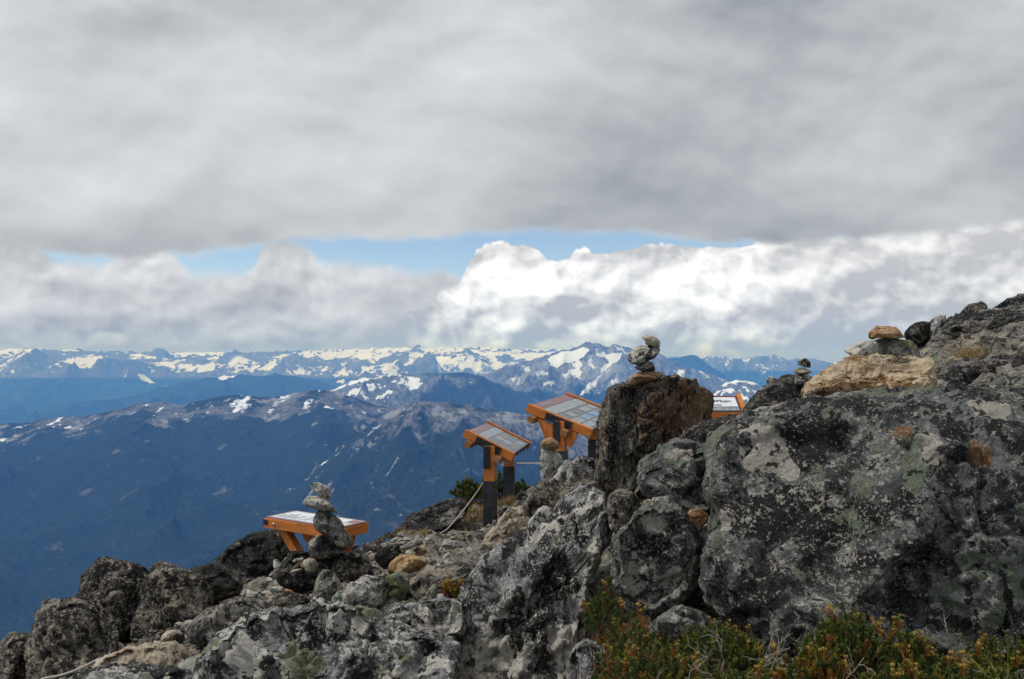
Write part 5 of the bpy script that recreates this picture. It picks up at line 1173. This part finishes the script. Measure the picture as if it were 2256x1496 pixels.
class Plant:
    def __init__(s, seed): s.v = []; s.f = []; s.m = []; s.n = 0; s.r = np.random.RandomState(seed)
    def add(s, v, f, mi):
        v = np.asarray(v).reshape(-1, 3); f = np.asarray(f).reshape(-1, 4); s.v.append(v); s.f.append(f + s.n); s.m.append(np.full(len(f), mi) if np.isscalar(mi) else mi); s.n += len(v)
    def blades(s, base, dirs, L, wd, mi):
        """diamond shaped leaves: base (n,3), dirs (n,3) unit, L (n,), wd (n,)"""
        n = len(base); side = np.cross(dirs, s.r.normal(size=(n, 3))); side /= np.linalg.norm(side, axis=1)[:, None] + 1e-9
        a = base; b = base + dirs * (L * 0.45)[:, None] + side * (wd / 2)[:, None]; c = base + dirs * L[:, None]; d = base + dirs * (L * 0.45)[:, None] - side * (wd / 2)[:, None]
        v = np.stack([a, b, c, d], 1).reshape(-1, 3); f = np.arange(4 * n).reshape(-1, 4); s.add(v, f, mi)
    def stem(s, pts, r, mi):
        v, f = tube('t', pts, r, None, 4); s.add(v, f, mi)
    def sprig(s, base, d, L, k, kind, sc=1.0):
        """bottle-brush shoot of needle leaves"""
        r = s.r; d = unit(d); bend = r.normal(size=3) * 0.18
        ts = np.linspace(0, 1, 6); P_ = base + np.outer(ts * L, d) + np.outer(ts ** 2 * L, bend); s.stem(P_, 0.0009 * sc, 5)
        t_ = 0.15 + 0.85 * r.rand(k) ** 0.8; pos = base + np.outer(t_ * L, d) + np.outer(t_ ** 2 * L, bend)
        o = r.normal(size=(k, 3)); o -= np.outer(o @ d, d); o /= np.linalg.norm(o, axis=1)[:, None]
        up = 0.45 + 0.9 * t_[:, None] ** 3; dd = o + d * up; dd /= np.linalg.norm(dd, axis=1)[:, None]
        ln = (0.0100 * (1 - 0.35 * t_) * r.uniform(.8, 1.2, k)) * sc; wd = np.full(k, 0.0022 * sc)
        base_m = {'g': 0, 'y': 1, 'r': 2}[kind]
        mi = np.full(k, base_m)
        if kind == 'g': mi = np.where(t_ + r.normal(size=k) * .06 > 0.95, 1, mi)
        if kind == 'y': mi = np.where(t_ + r.normal(size=k) * .1 < 0.55, 0, mi)
        if kind == 'r': mi = np.where(r.rand(k) < 0.35, 1, mi)
        s.blades(pos, dd, ln, wd, mi)
        return P_[-1]
    def flower(s, base, sc=1.0):
        r = s.r
        for i in range(r.randint(4, 8)):
            d = unit([r.normal() * .22, r.normal() * .22, 1]); L = r.uniform(0.016, 0.028) * sc; e = base + d * L
            s.stem([base, base + d * L * .5, e], 0.0007 * sc, 2)
            rr = 0.0026 * sc; oc = np.array([[1, 0, 0], [0, 1, 0], [-1, 0, 0], [0, -1, 0], [0, 0, 1.5], [0, 0, -1.3]]) * rr + e
            s.add(oc, [[0, 1, 4, 4], [1, 2, 4, 4], [2, 3, 4, 4], [3, 0, 4, 4]], 4) if False else s.blades(np.repeat(e[None] - [0, 0, rr], 5, 0), np.array([unit([math.cos(a) * .6, math.sin(a) * .6, 1]) for a in np.arange(5) * 1.256]), np.full(5, rr * 2.4), np.full(5, rr * 1.5), 4 if r.rand() < .7 else 1)
    def twig(s, base, d, L, depth=2, mi=3, r0=0.0016):
        r = s.r; d = unit(d); pts = [base]
        for i in range(5): d = unit(d + r.normal(size=3) * .22); pts.append(pts[-1] + d * L / 5)
        s.stem(pts, np.linspace(r0, r0 * .4, 6), mi)
        if depth > 0:
            for i in (2, 3, 4): s.twig(pts[i], d + r.normal(size=3) * .7, L * .5, depth - 1, mi, r0 * .6)
    def build(s, name, label, cat, group=None, origin=None):
        v = np.concatenate(s.v); f = np.concatenate(s.f); m = np.concatenate(s.m)
        o = v.mean(0) if origin is None else origin
        ob = mesh_np(name, v, f, PM, origin=o, smooth=False, matidx=m); tag(ob, label, cat, group); return ob

def gzs(x, y): return float(ground_z(np.array([x]), np.array([y]))[0])
def heather(px0, px1, ytop, D, depth, n, mix, seed, label, flowers=12, twigs=5, k=60, ybase=None):
    """a heather bush covering px0..px1, its top reaching row ytop"""
    pl = Plant(seed); r = pl.r
    x0, x1 = (px0 - 1128) / F * D, (px1 - 1128) / F * D; xc = (x0 + x1) / 2; g0 = gzs(xc, D)
    if ybase is not None: g0 = P(0, ybase, D)[2]
    H = P(0, ytop, D)[2] - g0; rx = (x1 - x0) / 2
    cand = []
    for i in range(int(n * 1.75)):
        a = r.uniform(-1, 1); b = r.uniform(-1, 1); x = xc + a * rx; y = D + b * depth
        gl = (gzs(x, y) if ybase is None else g0)
        top = max(0.012, H * (1 - 0.55 * abs(a) ** 2.2) * (1 - 0.35 * abs(b) ** 2) * r.uniform(0.55, 1.0) - (gl - g0) * 0.8)
        L = min(r.uniform(0.022, 0.044), top * 0.9 + 0.01)
        z = gl + max(0.0, top - L) * r.uniform(0.35, 1.0) ** 0.5
        base = np.array([x, y, z]); d = np.array([a * .45 + r.normal() * .22, b * .25 + r.normal() * .22 - 0.15, 1.0])
        kind = r.choice(['g', 'y', 'r'], p=(mix[0] + mix[1] * .4, mix[1] * .6, mix[2]))
        tip = pl.sprig(base, d, L, k, kind)
        cand.append((base, tip))
        if r.rand() < .6: root_p = np.array([xc + a * rx * .5, D + b * depth * .5, g0 - 0.02]); mid = (root_p + base) / 2 + r.normal(size=3) * .01; pl.stem([root_p, mid, base], [0.0018, .0014, .001], 5)
    for i in range(int(flowers * 0.5)): pl.flower(cand[r.randint(len(cand))][1], r.uniform(1.0, 1.5))
    for i in range(int(twigs * 0.45)):
        b_ = cand[r.randint(len(cand))][0]; pl.twig(np.array([b_[0], b_[1] - 0.02, g0 + 0.01]), [r.normal() * .6, -0.3, 1], r.uniform(0.06, 0.13), 2, 3)
    return pl.build('heather_bush', label, 'heather', 'heather bushes along the foot of the huge boulder', origin=np.array([xc, D, g0]))
heather(1300, 1362, 1246, 2.62, 0.06, 75, (.72, .22, .06), 1, 'tall narrow heather bush climbing the dark cleft beside the slab', 9, 1, ybase=1425)
heather(1305, 1470, 1322, 2.38, 0.12, 190, (.50, .24, .26), 2, 'rust and green heather bush with bare twigs below the pale boulder', 16, 12)
heather(1340, 1520, 1400, 2.12, 0.10, 170, (.55, .25, .20), 3, 'mixed green and orange heather bush at the bottom, left part', 10, 9)
heather(1510, 1655, 1368, 2.24, 0.10, 190, (.76, .20, .04), 4, 'fresh green heather bush beside the dark foot of the huge boulder', 12, 5)
heather(1655, 1780, 1470, 2.12, 0.08, 60, (.66, .20, .14), 5, 'low sparse heather bush at the bottom centre of the huge boulder', 8, 10)
heather(1780, 1935, 1322, 2.10, 0.06, 240, (.70, .24, .06), 6, 'tall yellow green heather bush standing against the huge boulder', 16, 4)
heather(1765, 1850, 1405, 2.02, 0.04, 70, (.30, .15, .55), 7, 'small red brown heather bush in front of the tall one', 5, 5)
heather(1920, 2070, 1380, 2.14, 0.10, 190, (.66, .24, .10), 8, 'bushy heather with many dry flower heads right of the tall one', 26, 4)
heather(2060, 2180, 1420, 2.16, 0.10, 130, (.66, .24, .10), 9, 'low green heather bush with yellow tips near the right edge', 14, 4)
heather(2185, 2330, 1392, 2.14, 0.08, 150, (.72, .24, .04), 10, 'heather bush cut by the right edge of the picture', 8, 2)
heather(1500, 1700, 1474, 1.98, 0.08, 110, (.62, .26, .12), 11, 'foreground heather bush cut by the bottom edge, left of centre', 8, 4)
heather(1800, 2250, 1470, 1.98, 0.08, 240, (.66, .26, .08), 12, 'long foreground heather bush cut by the bottom edge at right', 20, 6)
def clump():
    pl = Plant(30); c = P(1018, 1318, 3.75); r = pl.r
    for i in range(60):
        a = r.uniform(-1, 1); base = c + np.array([a * .045 + .015, r.uniform(-.03, .03), r.uniform(-.03, .03)]); pl.sprig(base, [a * .5 + .1, r.normal() * .2, 1], r.uniform(.03, .055), 45, r.choice(['g', 'y', 'r'], p=(.55, .3, .15)), 1.15)
    for i in range(16):
        pl.flower(c + np.array([r.uniform(-.075, .045), r.uniform(-.02, .02), r.uniform(.005, .045)]), 1.6)
    pl.build('heather_bush', 'small heather clump with orange flower heads in a hollow of the central rocks', 'heather')
clump()
def pine_bush():
    for (px, py, D, wx, h, n, sd, lab) in ((1030, 1108, 9.9, .13, .24, 60, 41, 'dwarf pine bush left of the small sign posts'), (1098, 1105, 10.1, .16, .30, 90, 42, 'dwarf pine bush between the posts of the small sign'), (1146, 1085, 10.2, .07, .13, 26, 43, 'small dwarf pine tuft right of the small sign')):
        pl = Plant(sd); r = pl.r; c = P(px, py, D)
        for i in range(n):
            a = r.uniform(-1, 1); top = h * (1 - .5 * a * a) * r.uniform(.35, 1)
            base = c + np.array([a * wx, r.uniform(-.1, .1), top - .05]); pl.sprig(base, [a * .6 + r.normal() * .3, r.normal() * .3, 1], .07, 55, r.choice(['g', 'y'], p=(.8, .2)), 4.2)
            root_ = c + np.array([a * wx * .3, 0, -.08]); pl.stem([root_, (root_ + base) / 2 + r.normal(size=3) * .01, base], [.006, .005, .003], 5)
        for i in range(n // 3):
            a = r.uniform(-1, 1); base = c + np.array([a * wx * 1.1, r.uniform(-.14, -.05), -.04]); pl.sprig(base, [a * .6, -.2, 1], .06, 40, 'r', 3.2)
        pl.build('pine_bush', lab, 'bush', 'dwarf pine bushes behind the small sign')
pine_bush()
GD = leaf_mat('dry_grass', (0.26, 0.17, 0.06), (0.38, 0.27, 0.11)); GG = leaf_mat('green_grass', (0.16, 0.20, 0.03), (0.30, 0.30, 0.06))
def grass(x, y, z, rad, n, L, mat, label, seed, group=None, width=0.003, lean=0.5):
    r = np.random.RandomState(seed); V_ = []; Fc = []; k = 0
    for i in range(n):
        a = r.uniform(0, 2 * np.pi); q = rad * np.sqrt(r.rand()); b = np.array([x + np.cos(a) * q, y + np.sin(a) * q * .7, 0]); b[2] = (gzs(b[0], b[1]) if z is None else z) - .005
        d = unit([np.cos(a) * lean * r.rand() + r.normal() * .15, np.sin(a) * lean * r.rand() + r.normal() * .15, 1]); l = L * r.uniform(.5, 1.1)
        sd = unit(np.cross(d, r.normal(size=3))) * width; bend = np.array([d[0], d[1], -.35]) * l * r.uniform(.2, .9)
        pts = [b + d * l * t_ + bend * t_ ** 2 for t_ in (0, .35, .7, 1.0)]; ws = (1, .85, .5, .08)
        for p_, w_ in zip(pts, ws): V_ += [p_ - sd * w_ / 2, p_ + sd * w_ / 2]
        for j in range(3): Fc.append((k + 2 * j, k + 2 * j + 1, k + 2 * j + 3, k + 2 * j + 2))
        k += 8
    o = mesh_np('grass_tuft', np.array(V_), np.array(Fc), mat, origin=np.array([x, y, V_[0][2]]), smooth=False); tag(o, label, 'grass', group)
gt_ = 'dry grass tufts on the ledge'
for i, (px, py, D, rad, L, n, lab) in enumerate([(1042, 1150, 8.9, .16, .10, 520, 'dry grass tuft left of the small sign posts'), (1110, 1135, 9.3, .12, .10, 320, 'dry grass tuft between the posts of the small sign'),
        (1000, 1172, 8.0, .14, .08, 360, 'dry grass tuft under the slanting rope'), (905, 1192, 7.5, .15, .08, 380, 'dry grass tuft behind the orange tan boulder'), (1030, 1165, 8.3, .10, .06, 200, 'thin dry grass tuft on the gravel before the small sign'), (975, 1120, 9.2, .12, .06, 180, 'thin dry grass on the crest of the far outcrop')]):
    p_ = P(px, py, D); grass(p_[0], p_[1], None, rad, n, L, GD, lab, i + 5, gt_, 0.004)
for i, (px, py, D, rad, L, n, lab) in enumerate([(2165, 778, 5.05, .14, .11, 260, 'dry grass tuft in a hollow of the right outcrop'), (2120, 800, 4.8, .10, .07, 160, 'lower dry grass tuft on the right outcrop')]):
    p_ = P(px, py, D); grass(p_[0], p_[1], p_[2] - 0.02, rad, n, L, GD, lab, i + 15, None, 0.003)
p_ = P(2225, 1500, 1.95); grass(p_[0], p_[1], p_[2] - .02, .03, 9, .16, GG, 'few long yellow green grass blades in the bottom right corner', 25, None, 0.0035, 0.9)
p_ = P(1275, 1500, 2.3); grass(p_[0], p_[1], p_[2] - .02, .06, 70, .06, LT, 'grey dead grass at the left end of the heather', 26, None, 0.0018, 0.9)

# ------------------------------------------------------------------ loose stones and gravel
def gravel(name, n, regions, smin, smax, mat, label, seed):
    r = np.random.RandomState(seed); iv, if_ = ico(2); V_ = []; F_ = []; k = 0
    for i in range(n):
        px0, px1, py0, py1, D0, D1 = regions[r.randint(len(regions))]
        D = r.uniform(D0, D1); x = (r.uniform(px0, px1) - 1128) / F * D; z = 0
        s = smin * (smax / smin) ** (r.rand() ** 2.2); e = np.array([1, r.uniform(.6, 1), r.uniform(.3, .7)]) * s
        q = iv.copy()
        for j in range(7):
            nn = unit(r.normal(size=3)); pr = q @ nn; q = q - np.outer(np.maximum(0, pr - r.uniform(.45, .85)), nn)
        q = q * e; a = r.uniform(0, 2 * np.pi); ca, sa = np.cos(a), np.sin(a); t_ = r.normal() * .3
        q = np.stack([q[:, 0] * ca - q[:, 1] * sa, q[:, 0] * sa + q[:, 1] * ca, q[:, 2] + q[:, 0] * t_], 1)
        V_.append((x, D, e[2] * .45, q)); F_.append(if_ + k); k += len(iv)
    xs = np.array([v[0] for v in V_]); ys = np.array([v[1] for v in V_]); zs = ground_z(xs, ys)
    vv = np.concatenate([v[3] + np.array([v[0], v[1], z + v[2]]) for v, z in zip(V_, zs)])
    o = mesh_np(name, vv, np.concatenate(F_), mat, smooth=False); tag(o, label, kind='stuff')
REG = [(300, 700, 0, 0, 3.6, 6.5), (560, 1000, 0, 0, 4.2, 7.5), (820, 1160, 0, 0, 5.5, 10.0), (100, 500, 0, 0, 3.6, 5.5), (1100, 1500, 0, 0, 4.0, 7.0)]
gravel('gravel', 3600, REG, .006, .035, M['tan'], 'loose tan gravel and chips scattered over the ledge', 50)
gravel('gravel', 2200, REG, .008, .05, M['cairn'], 'loose grey chips and stones scattered over the ledge', 51)
gravel('gravel', 320, REG, .03, .10, M['dark'], 'dark broken rock pieces scattered over the ledge', 52)
gravel('gravel', 500, [(1280, 1700, 0, 0, 1.9, 2.6), (1700, 2256, 0, 0, 1.9, 2.4)], .005, .03, M['slab'], 'small stones on the soil under the heather', 53)
